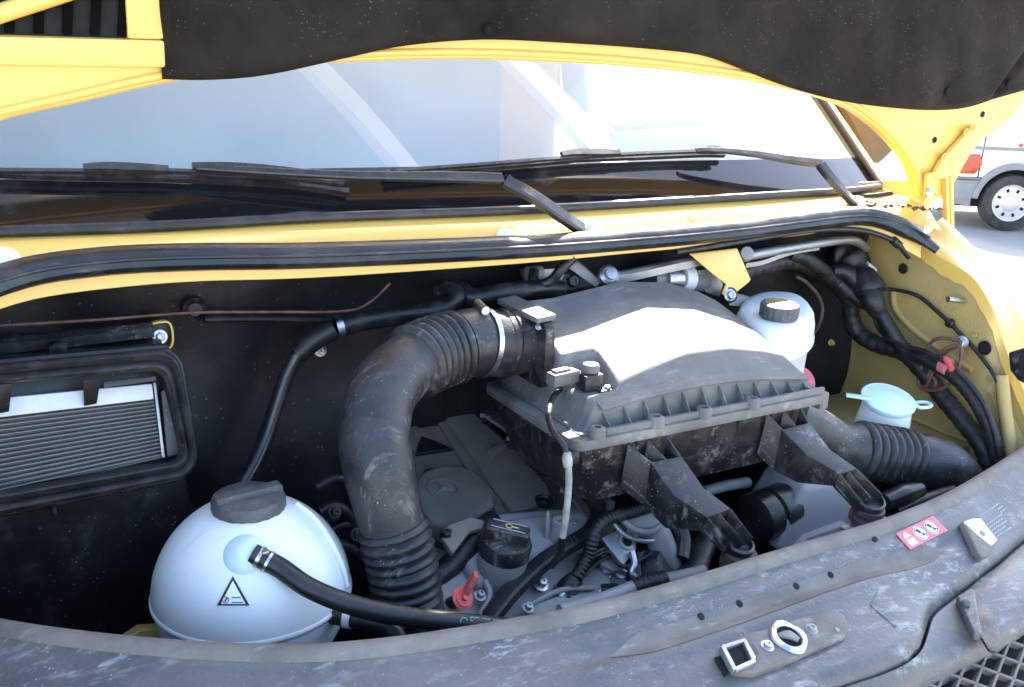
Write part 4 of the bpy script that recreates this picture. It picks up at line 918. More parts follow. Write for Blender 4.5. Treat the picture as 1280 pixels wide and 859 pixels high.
clutter('return_line', [(606, 520), (650, 552), (700, 604), (728, 640)], .0035, 'alu', eng, .040)
clutter('fuel_line', [(770, 640), (790, 660), (812, 665), (828, 655)], .005, 'cast', eng, .07, ea)
clutter('fuel_line', [(765, 652), (780, 668), (802, 676), (835, 676)], .004, 'alu', eng, .055, ea)
clutter('wire', [(735, 700), (760, 690), (778, 708), (800, 700), (818, 690)], .0035, 'cable', eng, .045, ea)
clutter('wire', [(730, 720), (752, 700), (770, 696), (785, 712)], .003, 'cable', eng, .04, ea)
clutter('hose_elbow', [(812, 640), (838, 650), (852, 672), (850, 700)], .015, 'rubber', eng, .05, ea)
for q, sz_ in (((738, 700), (.03, .02, .02)), ((805, 690), (.02, .03, .02)), ((762, 738), (.03, .02, .015)), ((820, 665), (.026, .02, .022))):
    part('sensor_plug', box(B(), ea(*q, .02), sz_, Matrix.Rotation(R(-20), 3, 'Z'), .004), 'plastic', eng)
for q in ((660, 760), (706, 760), (640, 700), (716, 655), (600, 745)):
    part('casting_bolt', bolt(B(), eq(*q, .016), EQ[1], .006, .009), 'alu', fc)
part('casting_rib', tube(B(), [eq(665, 755, .012), eq(700, 738, .02), eq(742, 735, .018)], .004, 20, 8), 'cast', fc)
part('casting_rib', tube(B(), [eq(600, 770, .006), eq(612, 745, .012), eq(606, 725, .02)], .006, 20, 8), 'cast', fc)
# fittings in the gap between coolant tank and bellows
gpz = T3('gearbox_fittings', at(430, 650, y=1.30), 'dark pipe unions and bracket low behind the coolant tank', 'pipe fittings')
for pts, r, mt in (([(400, 640), (420, 632), (440, 650), (455, 690)], .008, 'plastic'), ([(410, 665), (432, 655), (452, 662), (470, 690)], .006, 'cable'), ([(395, 610), (425, 598), (450, 620)], .007, 'rubber'), ([(405, 690), (430, 682), (460, 700)], .010, 'plastic')):
    part('pipe', tube(B(), [at(a, b, y=1.32) for a, b in pts], r, 24, 10), mt, gpz)
for q in ((418, 640), (446, 668)): part('union_nut', bolt(B(), at(*q, y=1.31), (0, -1, .5), .007, .012), 'plastic', gpz)
part('bracket', prism(B(), LY([(400, 655, 1.33), (425, 640, 1.33), (450, 645, 1.33), (440, 690, 1.33), (405, 700, 1.33)]), (0, .02, 0), .003), 'plastic', gpz)
lr = T3('chassis_leg', at(190, 800, y=1.20), 'dirty yellow chassis leg low down beside the coolant tank', 'chassis leg')
part('leg', prism(B(), LY([(150, 803, 1.22), (175, 786, 1.24), (205, 784, 1.24), (215, 840, 1.22), (150, 840, 1.22)]), (0, .03, -.01), .004), 'yellow_dirty', lr)

pg = [at(703, 745, y=1.10), at(720, 722, y=1.10), at(735, 695, y=1.11), at(743, 668, y=1.115), at(757, 650, y=1.12), at(785, 641, y=1.13), at(815, 632, y=1.14), at(850, 625, y=1.16)]
gl = T3('glow_lead', pg[0], 'thick black convoluted lead curving up from the engine front under the filter box', 'cable')
part('conduit', tube(B(), pg[1:], lambda t, s: .0105+.0007*math.sin(s*900), 160, 14), 'cable', gl)
part('connector', tube(B(), [pg[0], pg[0].lerp(pg[1], .55), pg[1]], [.017, .0175, .013], 10, 16), 'plastic', gl)
part('connector_collar', ringband(B(), pg[0].lerp(pg[1], .1), pg[1]-pg[0], .0175, .008, .002, 26), 'steel', gl)

# grey washer tank under the arms
wt_o = T3('washer_tank', at(1010, 660, y=1.09), 'pale grey plastic washer tank under the sunlit mounting arm', 'washer tank')
part('body', prism(B(), LY([(972, 690, 1.075), (990, 640, 1.085), (1005, 608, 1.10), (1060, 600, 1.10), (1085, 640, 1.08), (1075, 690, 1.07)]), (0, .10, 0), .012, 3), 'grey_plastic', wt_o)
part('shoulder', prism(B(), LY([(985, 695, 1.065), (1010, 672, 1.068), (1060, 655, 1.068), (1075, 690, 1.065)]), (0, .02, 0), .004), 'grey_plastic', wt_o)
for k in range(6):
    for j in range(4):
        part('grip_stud', box(B(), at(1020+4.6*k, 633+5*j-k*.8, y=1.0955), (.0038, .003, .0038), None, .0008, 1), 'grey_plastic', wt_o)
pm = T3('washer_pump', at(950, 640, y=1.12), 'black cylindrical washer pump hidden between the two mounting arms', 'pump')
part('body', lathe(B(), [(.040, 0), (.042, .004), (.042, .04), (.034, .044), (.034, .05), (.044, .052), (.044, .085), (.03, .092)], at(985, 612, y=1.13)+Vector((0, 0, -.03)), (-1, -.12, -.06), 36), 'plastic_clean', pm)
part('pipe', tube(B(), [at(880, 615, y=1.2), at(905, 608, y=1.2), at(935, 603, y=1.2)], .010, 10, 12), 'cast', pm)
part('clip', box(B(), at(945, 650, y=1.13), (.03, .05, .06), None, .006), 'plastic', pm)

hl = T3('headlamp_back', Vector((1.55, 1.03, .86)), 'black headlamp housing back and plug below the ribbed duct', 'headlamp housing')
part('housing', box(B(), (1.56, 1.10, .84), (.40, .16, .16), None, .03, 3), 'plastic_clean', hl)
part('plug', tube(B(), [at(1105, 628, y=1.06), at(1130, 618, y=1.06), at(1150, 612, y=1.06)], [.016, .020, .014], 12, 14), 'plastic_clean', hl)
part('lead', tube(B(), [at(1120, 640, y=1.05), at(1150, 626, y=1.05), at(1190, 612, y=1.06)], .010, 20, 12), 'cable', hl)

# ================================================================== BRAKE FLUID RESERVOIR
br = T3('brake_fluid_reservoir', Vector((1.36, 1.36, 1.05)), 'translucent white brake fluid reservoir with ribbed black cap', 'fluid reservoir')
zt = 1.20
sh = [(918, 400), (926, 386), (944, 377), (968, 374), (994, 377), (1011, 388), (1019, 402), (1013, 416), (992, 427), (962, 428), (935, 418)]
S0 = [at(a, b, z=zt) for a, b in sh]; cen = sum(S0, Vector())/len(S0)
def ins(k, dz): return [cen+(p-cen)*k+Vector((0, 0, dz)) for p in S0]
rows = [ins(.70, .026), ins(.86, .022), ins(.95, .013), ins(1.0, -.004), ins(1.0, -.030), ins(.97, -.034), ins(.90, -.038), ins(.86, -.10), ins(.80, -.18)]
rows = [[q.x and Vector(q) for q in spline(r+[r[0]], 60)[:-1]] for r in rows]
bmr = loft(B(), rows, 0, True); bmesh.ops.holes_fill(bmr, edges=[e for e in bmr.edges if e.is_boundary])
part('body', bmr, 'white_plastic', br, sharp=60)
r2 = [spline(r+[r[0]], 60)[:-1] for r in (ins(.98, -.028), ins(1.03, -.029), ins(1.03, -.034), ins(.98, -.035))]
part('seam', loft(B(), r2, 0, True), 'white_plastic', br)
cc = at(973, 396, z=1.228)
bcp = part('cap', lathe(B(), [(.030, -.006), (.031, 0), (.0355, .001), (.0355, .022), (.034, .025), (.030, .0265), (0, .027)], cc, (0, -.05, 1), 96, lambda a, k: 1-.035*(math.sin(a*18) > .2)*(k in (2, 3))), 'cap_grey', br)
for rr in (.010, .016, .021, .026):
    part('cap_print', lathe(B(), [(rr, 0), (rr, .0004), (rr-.0010, .0004), (rr-.0010, 0), (rr, 0)], cc+Vector((0, -.0013, .0268)), (0, -.05, 1), 40), 'print_gold', bcp)
for a in (0, 60, 120): part('cap_symbol', box(B(), cc+Vector((0, -.0013, .0272)), (.012, .0012, .0005), Matrix.Rotation(R(a), 3, 'Z')), 'print_gold', bcp)
rl = T3('brake_master_cap', at(1000, 472, y=1.30), 'red and white round label behind the corner of the filter lid', 'label')
part('disc', lathe(B(), [(.030, 0), (.030, .004), (0, .005)], at(1000, 477, y=1.31), (-.2, -.75, .55), 30), 'red_label', rl)
part('stripe', box(B(), at(1000, 475, y=1.303), (.05, .003, .008), Matrix.Rotation(R(35), 3, 'Y'), .001), 'white_label', rl)

# ================================================================== WASHER FILLER
wc = at(1110, 503, x=1.55)
wfl = T3('washer_filler', wc+Vector((0, 0, -.16)), 'white washer filler neck with pale blue snap lid near the wing', 'filler neck')
part('neck', lathe(B(), [(.058, -.16), (.054, -.08), (.048, -.02), (.046, -.006), (.042, -.004)], wc, (-.05, -.15, 1), 40), 'white_plastic', wfl)
wax = Vector((-.08, -.28, 1)).normalized()
wl = part('snap_lid', lathe(B(), [(.044, -.012), (.049, -.010), (.050, -.004), (.0525, -.003), (.0525, .002), (.049, .004), (.044, .0035), (.040, .005), (0, .006)], wc+Vector((0, 0, .006)), wax, 48), 'cap_blue', wfl)
part('lid_tab', prism(B(), [wc+Vector(v) for v in ((-.046, .012, .012), (-.082, .034, .016), (-.092, .024, .016), (-.052, -.006, .012))], (0, 0, .005), .0015), 'cap_blue', wl)
rp = [wc+Vector((.046+.0, -.012, 0))]+[wc+Vector((.066+.020*math.cos(R(a)), -.028+.014*math.sin(R(a)), -.006)) for a in range(150, -170, -25)]+[wc+Vector((.046, -.022, -.002))]
part('lid_ring', tube(B(), rp, .0035, 50, 8), 'cap_blue', wl)

# ================================================================== WIRING ON THE RIGHT WING
def loom(name, pts, r, label, cat='cable', mat='cable', conv=True, n=150, seg=14):
    P = [at(a, b, **({'x': c} if c > 1.56 else {'y': c})) for a, b, c in pts]
    t = T3(name, P[-1], label, cat, 'wiring along the right wing')
    part('sheath', tube(B(), P, (lambda t_, s: r+(.0008*math.sin(s*700) if conv else 0)), n, seg), mat, t)
    return t, P
l1, P1 = loom('wiring_loom', [(925, 340, 1.46), (958, 331, 1.47), (985, 326, 1.48), (1015, 333, 1.49), (1040, 350, 1.49), (1062, 374, 1.70), (1064, 395, 1.71), (1072, 415, 1.72), (1095, 430, 1.73), (1128, 440, 1.74), (1150, 460, 1.745), (1175, 492, 1.75), (1205, 528, 1.75), (1230, 562, 1.75), (1240, 605, 1.75), (1240, 650, 1.75)], .019, 'thickest black wiring loom sweeping from the scuttle down across the yellow wing')
l2, P2 = loom('wiring_loom', [(985, 318, 1.47), (1010, 325, 1.47), (1045, 352, 1.475), (1075, 375, 1.69), (1095, 385, 1.70), (1112, 410, 1.71), (1130, 436, 1.72), (1165, 453, 1.72), (1195, 472, 1.725), (1222, 505, 1.73), (1240, 545, 1.735), (1250, 590, 1.74), (1250, 640, 1.74)], .0155, 'black wiring loom wrapped in tape above the thickest loom on the wing')
l3, P3 = loom('thin_cable', [(1090, 363, 1.74), (1115, 362, 1.77), (1145, 369, 1.78), (1170, 388, 1.78), (1200, 417, 1.78), (1228, 448, 1.78), (1246, 476, 1.78), (1257, 510, 1.78), (1263, 550, 1.78), (1262, 600, 1.78)], .0042, 'thin black cable arching over the yellow wing above the looms', conv=False)
part('cable_clip', lathe(B(), [(.010, 0), (.010, .004), (.007, .012), (0, .012)], at(1189, 404, x=1.785), (-1, 0, 0), 14), 'plastic', l3)
l4, P4 = loom('thin_cable', [(1092, 392, 1.71), (1100, 412, 1.71), (1122, 430, 1.70), (1160, 441, 1.70), (1195, 462, 1.70), (1225, 497, 1.71), (1240, 530, 1.715), (1250, 575, 1.72)], .0055, 'thin black cable clipped along the top of the wing looms', conv=False)
part('red_tape', tube(B(), [at(1178, 455, x=1.715), at(1186, 459, x=1.715)], .018, 4, 14), 'red_label', l4)
part('tie', tube(B(), [at(1182, 449, x=1.70), at(1190, 462, x=1.69)], .006, 4, 8), 'red_plastic', l4)
# boot and connectors where the loom turns
bo = T3('loom_boot', at(1070, 340, y=1.50), 'crumpled black rubber boot where the looms leave the scuttle', 'rubber boot')
part('boot', tube(B(), [at(1045, 318, y=1.52), at(1062, 322, y=1.49), at(1078, 345, x=1.70), at(1090, 368, x=1.70)], lambda t, s: .028+.006*math.sin(s*160)*(1-t)+.006*math.sin(t*9), 60, 18), 'cable', bo)
part('fold', tube(B(), [at(1040, 338, y=1.47), at(1060, 342, y=1.46), at(1080, 362, x=1.69)], [.012, .018, .014], 20, 12), 'cable', bo)
part('tape_wrap', tube(B(), [at(1082, 360, x=1.69), at(1092, 378, x=1.69), at(1098, 392, x=1.70)], [.022, .026, .018], 16, 14), 'cable', bo)
part('pipe_stub', tube(B(), [at(1068, 306, y=1.52), at(1078, 320, y=1.50), at(1084, 338, y=1.48)], .013, 14, 14), 'rubber', bo)
part('silver_sleeve', tube(B(), [at(1078, 334, y=1.475), at(1088, 342, y=1.47)], .017, 4, 16), 'white_label', bo)
# brown earth leads
lug = at(1203, 428, x=1.77)
gw = T3('earth_leads', lug, 'brown looped earth leads bolted to the yellow wing', 'earth lead')
part('bolt', bolt(B(), lug, (-1, -.2, .1), .009, .014), 'steel', gw)
for k, pts in enumerate(([(1200, 428), (1185, 423), (1168, 425), (1158, 438), (1152, 458), (1148, 475), (1152, 486), (1163, 488), (1170, 478), (1162, 470), (1150, 474)],
                         [(1198, 432), (1184, 440), (1172, 452), (1165, 466), (1158, 482), (1150, 484)],
                         [(1202, 434), (1201, 448), (1196, 466), (1184, 482), (1168, 488), (1156, 486)], [(1197, 430), (1180, 437), (1170, 446), (1160, 470)])):
    part('lead', tube(B(), [at(a, b, x=1.745-.012*math.sin(3.1*i/len(pts))-.004*k) for i, (a, b) in enumerate(pts)], .0036, 60, 10), 'brown_wire', gw)
for a, b in ((1192, 428), (1190, 437), (1201, 442)):
    part('lug', tube(B(), [lug+Vector((-.006, 0, 0)), at(a, b, x=1.755)], [.005, .0052], 6, 10), 'white_wire', gw)
cbp = T3('brake_pipe', at(1032, 415, y=1.50), 'thin bent dark pipe on the firewall behind the brake reservoir', 'pipe')
part('pipe', tube(B(), LY([(995, 345, 1.50), (1010, 355, 1.50), (1024, 372, 1.50), (1028, 388, 1.50), (1024, 405, 1.49), (1015, 420, 1.46)]), .0042, 40, 10), 'brown_rubber', cbp)
part('stud', bolt(B(), at(1038, 428, y=1.515), (0, -1, 0), .005, .010), 'print_gold', cbp)
st_ = T3('wing_stay', at(1262, 540, x=1.77), 'dirty yellow stay post rising at the front end of the inner wing', 'stay')
part('post', tube(B(), [at(1252, 470, x=1.79), at(1256, 510, x=1.78), at(1262, 555, x=1.77), at(1266, 620, x=1.77)], .013, 20, 12), 'yellow_dirty', st_)
part('headlamp_edge', prism(B(), [at(a, b, x=1.79) for a, b in ((1264, 440), (1290, 432), (1290, 482), (1276, 475), (1266, 462))], (-.01, 0, 0), .004), 'plastic', st_)

# ================================================================== PIPES AND HOSES ON THE FIREWALL
acp = LY([(288, 640, 1.40), (300, 612, 1.42), (318, 580, 1.44), (333, 545, 1.455), (346, 505, 1.465), (358, 470, 1.47), (372, 443, 1.47), (395, 424, 1.465), (418, 411, 1.46)])
ac = T3('heater_pipe', acp[0], 'glossy black metal pipe climbing the firewall mat beside the filter housing', 'pipe')
part('pipe', tube(B(), acp[:7], .0125, 60, 16), 'wiper', ac)
part('rubber_joint', tube(B(), acp[6:], .0165, 20, 16), 'rubber', ac)
part('bolt', bolt(B(), at(400, 438, y=1.49), (0, -1, .2), .007, .010), 'steel', ac)
hh = LY([(420, 410, 1.46), (455, 401, 1.455), (500, 394, 1.45), (540, 389, 1.445), (562, 381, 1.445), (570, 370, 1.45), (562, 362, 1.47), (548, 362, 1.49)])
h3 = T3('heater_hose', hh[-1], 'black heater hose with steel clamp joined to the glossy firewall pipe', 'hose')
part('hose', tube(B(), hh, .0165, 60, 18), 'rubber', h3)
part('clamp', ringband(B(), at(424, 408, y=1.459), (hh[1]-hh[0]), .0168, .011, .0016, 30), 'steel', h3)
hh2 = LY([(575, 362, 1.47), (590, 372, 1.45), (612, 369, 1.44), (640, 364, 1.43), (668, 362, 1.42), (700, 362, 1.44)])
h4 = T3('heater_hose', hh2[-1], 'second black heater hose running behind the intake hose to the linkage', 'hose')
part('hose', tube(B(), hh2, .0165, 50, 18), 'rubber', h4)
rc = T3('release_cable', at(240, 392, y=1.50), 'thin reddish brown bonnet release cable strung along the firewall', 'cable')
part('cable', tube(B(), LY([(-140, 414, 1.47), (0, 407, 1.47), (120, 400, 1.475), (240, 391, 1.48), (330, 390, 1.485), (430, 389, 1.49), (462, 378, 1.49), (488, 354, 1.485)]), .0022, 90, 8), 'brown_wire', rc)
part('guide', lathe(B(), [(.018, 0), (.018, .006), (.010, .012), (0, .012)], at(242, 386, y=1.515), (0, -1, .1), 22), 'plastic', rc)
part('sleeve', tube(B(), LY([(255, 399, 1.49), (330, 398, 1.50), (420, 401, 1.505)]), .006, 30, 10), 'cable', rc)

# ================================================================== WIPER LINKAGE UNDER THE SCUTTLE
lk = T3('wiper_linkage', at(760, 345, y=1.43), 'grey wiper linkage rod with ball joint and motor under the scuttle', 'wiper linkage')
part('rod', tube(B(), LY([(762, 346, 1.42), (780, 345, 1.42), (800, 341, 1.42), (870, 326, 1.43), (900, 322, 1.44)]), .0105, 30, 12, True, [(-1, -.8), (1, -.8), (1, .5), (.5, .9), (-.5, .9), (-1, .5)]), 'alu', lk)
jb = part('ball_joint', lathe(B(), [(.016, -.012), (.019, -.004), (.019, .006), (.014, .010), (.011, .010), (.011, .016), (0, .018)], at(760, 345, y=1.415), (-.1, -.8, .5), 26), 'alu', lk)
part('crank', prism(B(), LY([(706, 332, 1.44), (722, 327, 1.44), (752, 352, 1.42), (745, 360, 1.42)]), (0, .012, .006), .003), 'cast', lk)
part('motor', tube(B(), LY([(812, 350, 1.46), (842, 348, 1.46), (880, 350, 1.46)]), .024, 6, 26), 'cast', lk)
part('motor_end', tube(B(), LY([(828, 349, 1.452), (846, 348, 1.452)]), .0255, 4, 26), 'steel', lk)
part('motor_label', tube(B(), LY([(850, 348, 1.452), (862, 348, 1.452)]), .0252, 4, 26), 'white_label', lk)
part('gearbox', prism(B(), LY([(872, 338, 1.44), (890, 335, 1.44), (905, 355, 1.44), (900, 372, 1.44), (882, 366, 1.44)]), (0, .03, 0), .004), 'alu', lk)
part('cross_arm', prism(B(), LY([(700, 342, 1.45), (738, 346, 1.45), (742, 358, 1.45), (712, 362, 1.45), (690, 358, 1.45)]), (0, .02, 0), .004), 'alu', lk)
part('nut', bolt(B(), at(714, 352, y=1.445), (-.1, -.9, .3), .011, .014), 'plastic_clean', lk)
part('bracket_plate', prism(B(), LY([(655, 338, 1.46), (700, 335, 1.46), (702, 352, 1.46), (660, 356, 1.46)]), (0, .02, 0), .004), 'alu', lk)
part('bush', tube(B(), LY([(660, 344, 1.45), (676, 342, 1.45)]), .015, 4, 18), 'cast', lk)
cv = T3('scuttle_drain_hose', at(690, 352, y=1.42), 'short black drain hose looping under the scuttle by the linkage', 'hose')
part('hose', tube(B(), LY([(668, 338, 1.44), (667, 350, 1.43), (675, 356, 1.42), (690, 350, 1.41), (702, 336, 1.40), (716, 322, 1.40)]), .009, 40, 12), 'rubber', cv)
yb = T3('scuttle_bracket', at(910, 340, y=1.40), 'yellow triangular bracket bolted below the scuttle above the filter box', 'bracket')
part('plate', prism(B(), LY([(862, 318, 1.405), (922, 311, 1.41), (939, 350, 1.40), (935, 354, 1.40), (918, 368, 1.395), (908, 372, 1.395), (903, 368, 1.395), (908, 356, 1.395), (890, 342, 1.40)]), (0, .004, .001), .0012, 1), 'yellow', yb)
part('bolt', bolt(B(), at(912, 369, y=1.392), (-.2, -.9, .3), .008, .012, False), 'steel', yb)
part('bolt_seat', lathe(B(), [(.015, 0), (.015, .004), (.011, .006)], at(912, 369, y=1.396), (-.2, -.9, .3), 22), 'rubber', yb)
rs = T3('reservoir_strap', at(930, 378, y=1.41), 'dark metal strap running from the yellow bracket behind the reservoir', 'strap')
part('strap', prism(B(), LY([(915, 368, 1.41), (940, 374, 1.43), (936, 384, 1.43), (912, 382, 1.40)]), (0, .006, .004), .001), 'cast', rs)
gb = T3('scuttle_tube', at(1000, 315, y=1.45), 'bare grey metal tube running under the bonnet seal to the wing', 'metal tube')
part('tube', tube(B(), LY([(925, 322, 1.42), (960, 315, 1.43), (1000, 308, 1.44), (1045, 301, 1.45), (1068, 301, 1.46), (1082, 310, 1.48)]), .0095, 40, 14), 'alu', gb)
part('lower_strap', tube(B(), LY([(928, 331, 1.43), (950, 327, 1.44), (985, 315, 1.45), (1020, 309, 1.46)]), .009, 30, 10, True, [(-1, -.5), (1, -.5), (1, .5), (-1, .5)]), 'alu', gb)
part('end_joint', lathe(B(), [(.013, -.01), (.015, 0), (.013, .01), (0, .012)], at(932, 318, y=1.415), (-.3, -.8, .4), 18), 'cast', gb)
vc = T3('vacuum_line', at(1100, 300, y=1.38), 'thin black line tucked under the right end of the bonnet seal', 'hose')
part('hose', tube(B(), LY([(845, 315, 1.395), (900, 306, 1.40), (960, 296, 1.405), (1030, 287, 1.41), (1075, 288, 1.40), (1105, 296, 1.385), (1122, 305, 1.375), (1136, 322, 1.37)]), .0055, 90, 10), 'rubber', vc)
part('clip', tube(B(), LY([(1116, 300, 1.378), (1124, 307, 1.374)]), .009, 4, 10), 'rubber', vc)

# ================================================================== WIPERS
wn = Vector((0, -RAKE.z, RAKE.y)).normalized(); WPL = base[30]
def wpt(px, py, off): return on(px, py, (WPL+wn*off, wn))
def wcrv(px, py, off):
    p = wpt(px, py, off)
    i = min(range(NB), key=lambda i: abs(base[i].x-p.x)); q = base[i]
    return on(px, py, (q+wn*off, wn))
FL = [(-1, -.45), (1, -.45), (1, .25), (.7, .5), (-.7, .5), (-1, .25)]
def wiper(arm_pts, knee, blade, spine, chunks, piv, label):
    t = vp('wiper', tube(B(), [wcrv(a, b, o) for a, b, o in arm_pts], [.0095, .0095, .008, .007, .006, .005], 60, 8, True, FL, up=wn), 'wiper')
    part('arm_root', tube(B(), [wcrv(a, b, o) for a, b, o in knee], [.0125, .012, .014], 24, 8, True, FL, up=wn), 'wiper', t)
    part('blade', tube(B(), [wcrv(a, b, .012) for a, b in blade], .0052, 60, 8, True, [(-1, -.9), (-.3, -1.2), (.3, -1.2), (1, -.9), (.9, .7), (-.9, .7)], up=wn), 'rubber', t)
    part('spine', tube(B(), [wcrv(a, b, .024) for a, b in spine], .0036, 60, 8, True, [(-1, -.8), (1, -.8), (.8, .8), (-.8, .8)], up=wn), 'wiper', t)
    for c in chunks: part('blade_joint', tube(B(), [wcrv(a, b, .026) for a, b in c], [.005, .0066, .0066, .005], 14, 8, True, [(-1.2, -.8), (1.2, -.8), (1, .7), (-1, .7)], up=wn), 'wiper', t)
    pv = wcrv(*piv, .004)
    part('pivot', lathe(B(), [(.016, -.01), (.016, .008), (.012, .013), (.007, .013), (.007, .018), (0, .019)], pv, wn+Vector((0, -.3, .3)), 22), 'white_plastic', t)
    return t
wiper([(628, 223, .05), (560, 221, .048), (480, 220, .045), (430, 219, .042), (330, 214, .036), (245, 209, .030)], [(632, 226, .048), (668, 246, .05), (700, 268, .045), (728, 287, .02)],
      [(-60, 217), (0, 217), (100, 220), (200, 222), (300, 227), (380, 232), (436, 240)], [(-60, 213), (100, 214), (220, 214), (330, 220), (430, 231)], [[(104, 210), (130, 209), (180, 211), (211, 212)], [(240, 208), (280, 209), (330, 212), (378, 216)]], (734, 287),
      'left')
wiper([(1026, 204, .05), (985, 199, .05), (940, 192, .048), (900, 188, .044), (880, 187, .04), (870, 188, .034)], [(1026, 206, .05), (1040, 224, .045), (1056, 242, .035), (1070, 256, .015)],
      [(482, 217), (560, 212), (640, 206), (720, 199), (800, 196), (870, 193), (905, 193)], [(490, 214), (600, 206), (700, 198), (800, 192), (880, 189)], [[(702, 193), (720, 191), (750, 191), (775, 191)], [(872, 188), (884, 187), (895, 187), (905, 188)]], (1071, 255),
      'right')

# ================================================================== FRONT PANEL DETAILS
def sp_(px, py, off=0):
    p, n = slam_plane(px, py); return p+n*off
def on_slam(pts, ref, off): 
    pl = slam_plane(*ref); return [on(a, b, (pl[0]+pl[1]*off, pl[1])) for a, b in pts], pl
pts, pl = on_slam([(903, 806), (934, 790), (963, 784), (1006, 769), (1044, 762), (1056, 768), (1062, 784), (1058, 795), (1020, 811), (985, 826), (945, 841), (932, 840), (918, 838)], (985, 800), .010)
lt = T3('bonnet_latch', pts[0], 'dirty metal bonnet latch plate with catch hole on the grey front panel', 'latch')
lp_ = part('plate', prism(B(), pts, -pl[1]*.016, .005, 3), 'slam_lip', lt)
q, _ = on_slam([(906, 809), (929, 801), (941, 823), (920, 833)], (985, 800), .0115); part('release_opening', prism(B(), q, -pl[1]*.003, 0), 'dark_gap', lp_)
for a, b, c, d in (((902, 806), (931, 797), (933, 801), (904, 811)), ((928, 798), (932, 797), (946, 822), (940, 825)), ((919, 833), (944, 822), (946, 827), (921, 839)), ((901, 807), (906, 806), (922, 836), (917, 838))):
    q, _ = on_slam([a, b, c, d], (985, 800), .018); part('frame_bar', prism(B(), q, -pl[1]*.010, .0015), 'alu', lp_)
q, _ = on_slam([(893, 822), (906, 818), (918, 838), (906, 845)], (985, 800), .0025); part('slot', prism(B(), q, -pl[1]*.002, 0), 'dark_gap', lp_)
q, _ = on_slam([(930, 800), (941, 802), (949, 815), (946, 826), (938, 812)], (985, 800), .016); part('release_lever', prism(B(), q, -pl[1]*.005, .002), 'plastic', lp_)
lc = on(985, 798, (pl[0]+pl[1]*.010, pl[1]))
ck = part('catch_ring', lathe(B(), [(.026, 0), (.026, .003), (.024, .005), (.018, .006), (.0165, .004), (.0165, .0005), (0, .0005)], lc, pl[1], 40, lambda a, k: 1+.05*math.cos(4*a+.6)*(k < 3)), 'steel', lt)
part('catch_well', lathe(B(), [(.0163, 0), (.0163, .0012), (0, .0012)], lc, pl[1], 30), 'dark_gap', ck)
part('catch_hook', tube(B(), [lc+Vector((-.010, .008, .001)), lc+Vector((0, 0, .005)), lc+Vector((.008, -.010, .001))], [.004, .006, .004], 12, 10), 'cast', ck)
for a, b, mt in ((959, 808, 'steel'), (1014, 787, 'cast')):
    part('bolt', bolt(B(), on(a, b, (pl[0]+pl[1]*.010, pl[1])), pl[1], .0058, .006, False), mt, lt)
part('rivet', lathe(B(), [(.003, 0), (.003, .002), (0, .003)], on(1046, 788, (pl[0]+pl[1]*.010, pl[1])), pl[1], 12), 'cast', lt)
# red warning sticker
pts, pl = on_slam([(1120, 667), (1166, 644.5), (1185, 663), (1138, 687)], (1152, 665), .0012)
sk_o = T3('warning_sticker', pts[0], 'red warning sticker with two white round pictograms on the front panel', 'sticker')
part('field', prism(B(), pts, -pl[1]*.001, 0), 'red_label', sk_o)
A0, A1, A3 = pts[0], pts[1], pts[3]; sx_, sy_ = (A1-A0), (A3-A0)
def stk(u, v, h=.0004): return A0+sx_*u+sy_*v+pl[1]*h
for uc in (.46, .76):
    c = stk(uc, .5); 
    ci = part('pictogram', prism(B(), [stk(uc+.135*math.cos(a), .5+.40*math.sin(a), .0006) for a in [2*math.pi*k/28 for k in range(28)]], -pl[1]*.0005, 0), 'white_label', sk_o)
    part('pictogram_ring', tube(B(), [stk(uc+.118*math.cos(a), .5+.345*math.sin(a), .0009) for a in [2*math.pi*k/28 for k in range(29)]], .0005, 60, 6), 'black_print', ci)
    part('pictogram_bar', tube(B(), [stk(uc-.085, .26, .0011), stk(uc+.085, .74, .0011)], .0006, 4, 6), 'black_print', ci)
    part('pictogram_hand', prism(B(), [stk(uc+a, .5+b_, .0010) for a, b_ in ((-.06, -.2), (-.01, -.26), (.02, -.05), (-.03, .02))], -pl[1]*.0003, 0), 'black_print', ci)
    part('pictogram_wheel', lathe(B(), [(.0022, 0), (.0022, .0003), (0, .0003)], stk(uc+.02, .64, .0009), pl[1], 14), 'black_print', ci)
part('warning_triangle', prism(B(), [stk(.06, .42, .0006), stk(.24, .42, .0006), stk(.15, .10, .0006)], -pl[1]*.0005, 0), 'white_label', sk_o)
part('warning_box', prism(B(), [stk(.07, .52, .0006), stk(.25, .52, .0006), stk(.25, .90, .0006), stk(.07, .90, .0006)], -pl[1]*.0005, 0), 'white_label', sk_o)
# clip block beside the sticker
pts, pl = on_slam([(1204, 651), (1224, 647), (1248, 676), (1238, 694), (1228, 698), (1222, 690)], (1225, 670), .012)
cb_o = T3('striker_block', pts[0], 'pale worn plastic block beside the red warning sticker', 'clip block')
part('block', prism(B(), pts, -pl[1]*.014, .005, 3), 'slam_lip', cb_o)
q, _ = on_slam([(1205, 652), (1216, 648), (1226, 648), (1247, 675), (1240, 682), (1222, 668)], (1225, 670), .0135); part('top_face', prism(B(), q, -pl[1]*.003, .0012), 'white_plastic', cb_o)
part('screw', lathe(B(), [(.005, 0), (.005, .002), (.003, .003), (0, .003)], on(1228, 667, (pl[0]+pl[1]*.0137, pl[1])), pl[1], 18), 'grey_plastic', cb_o)
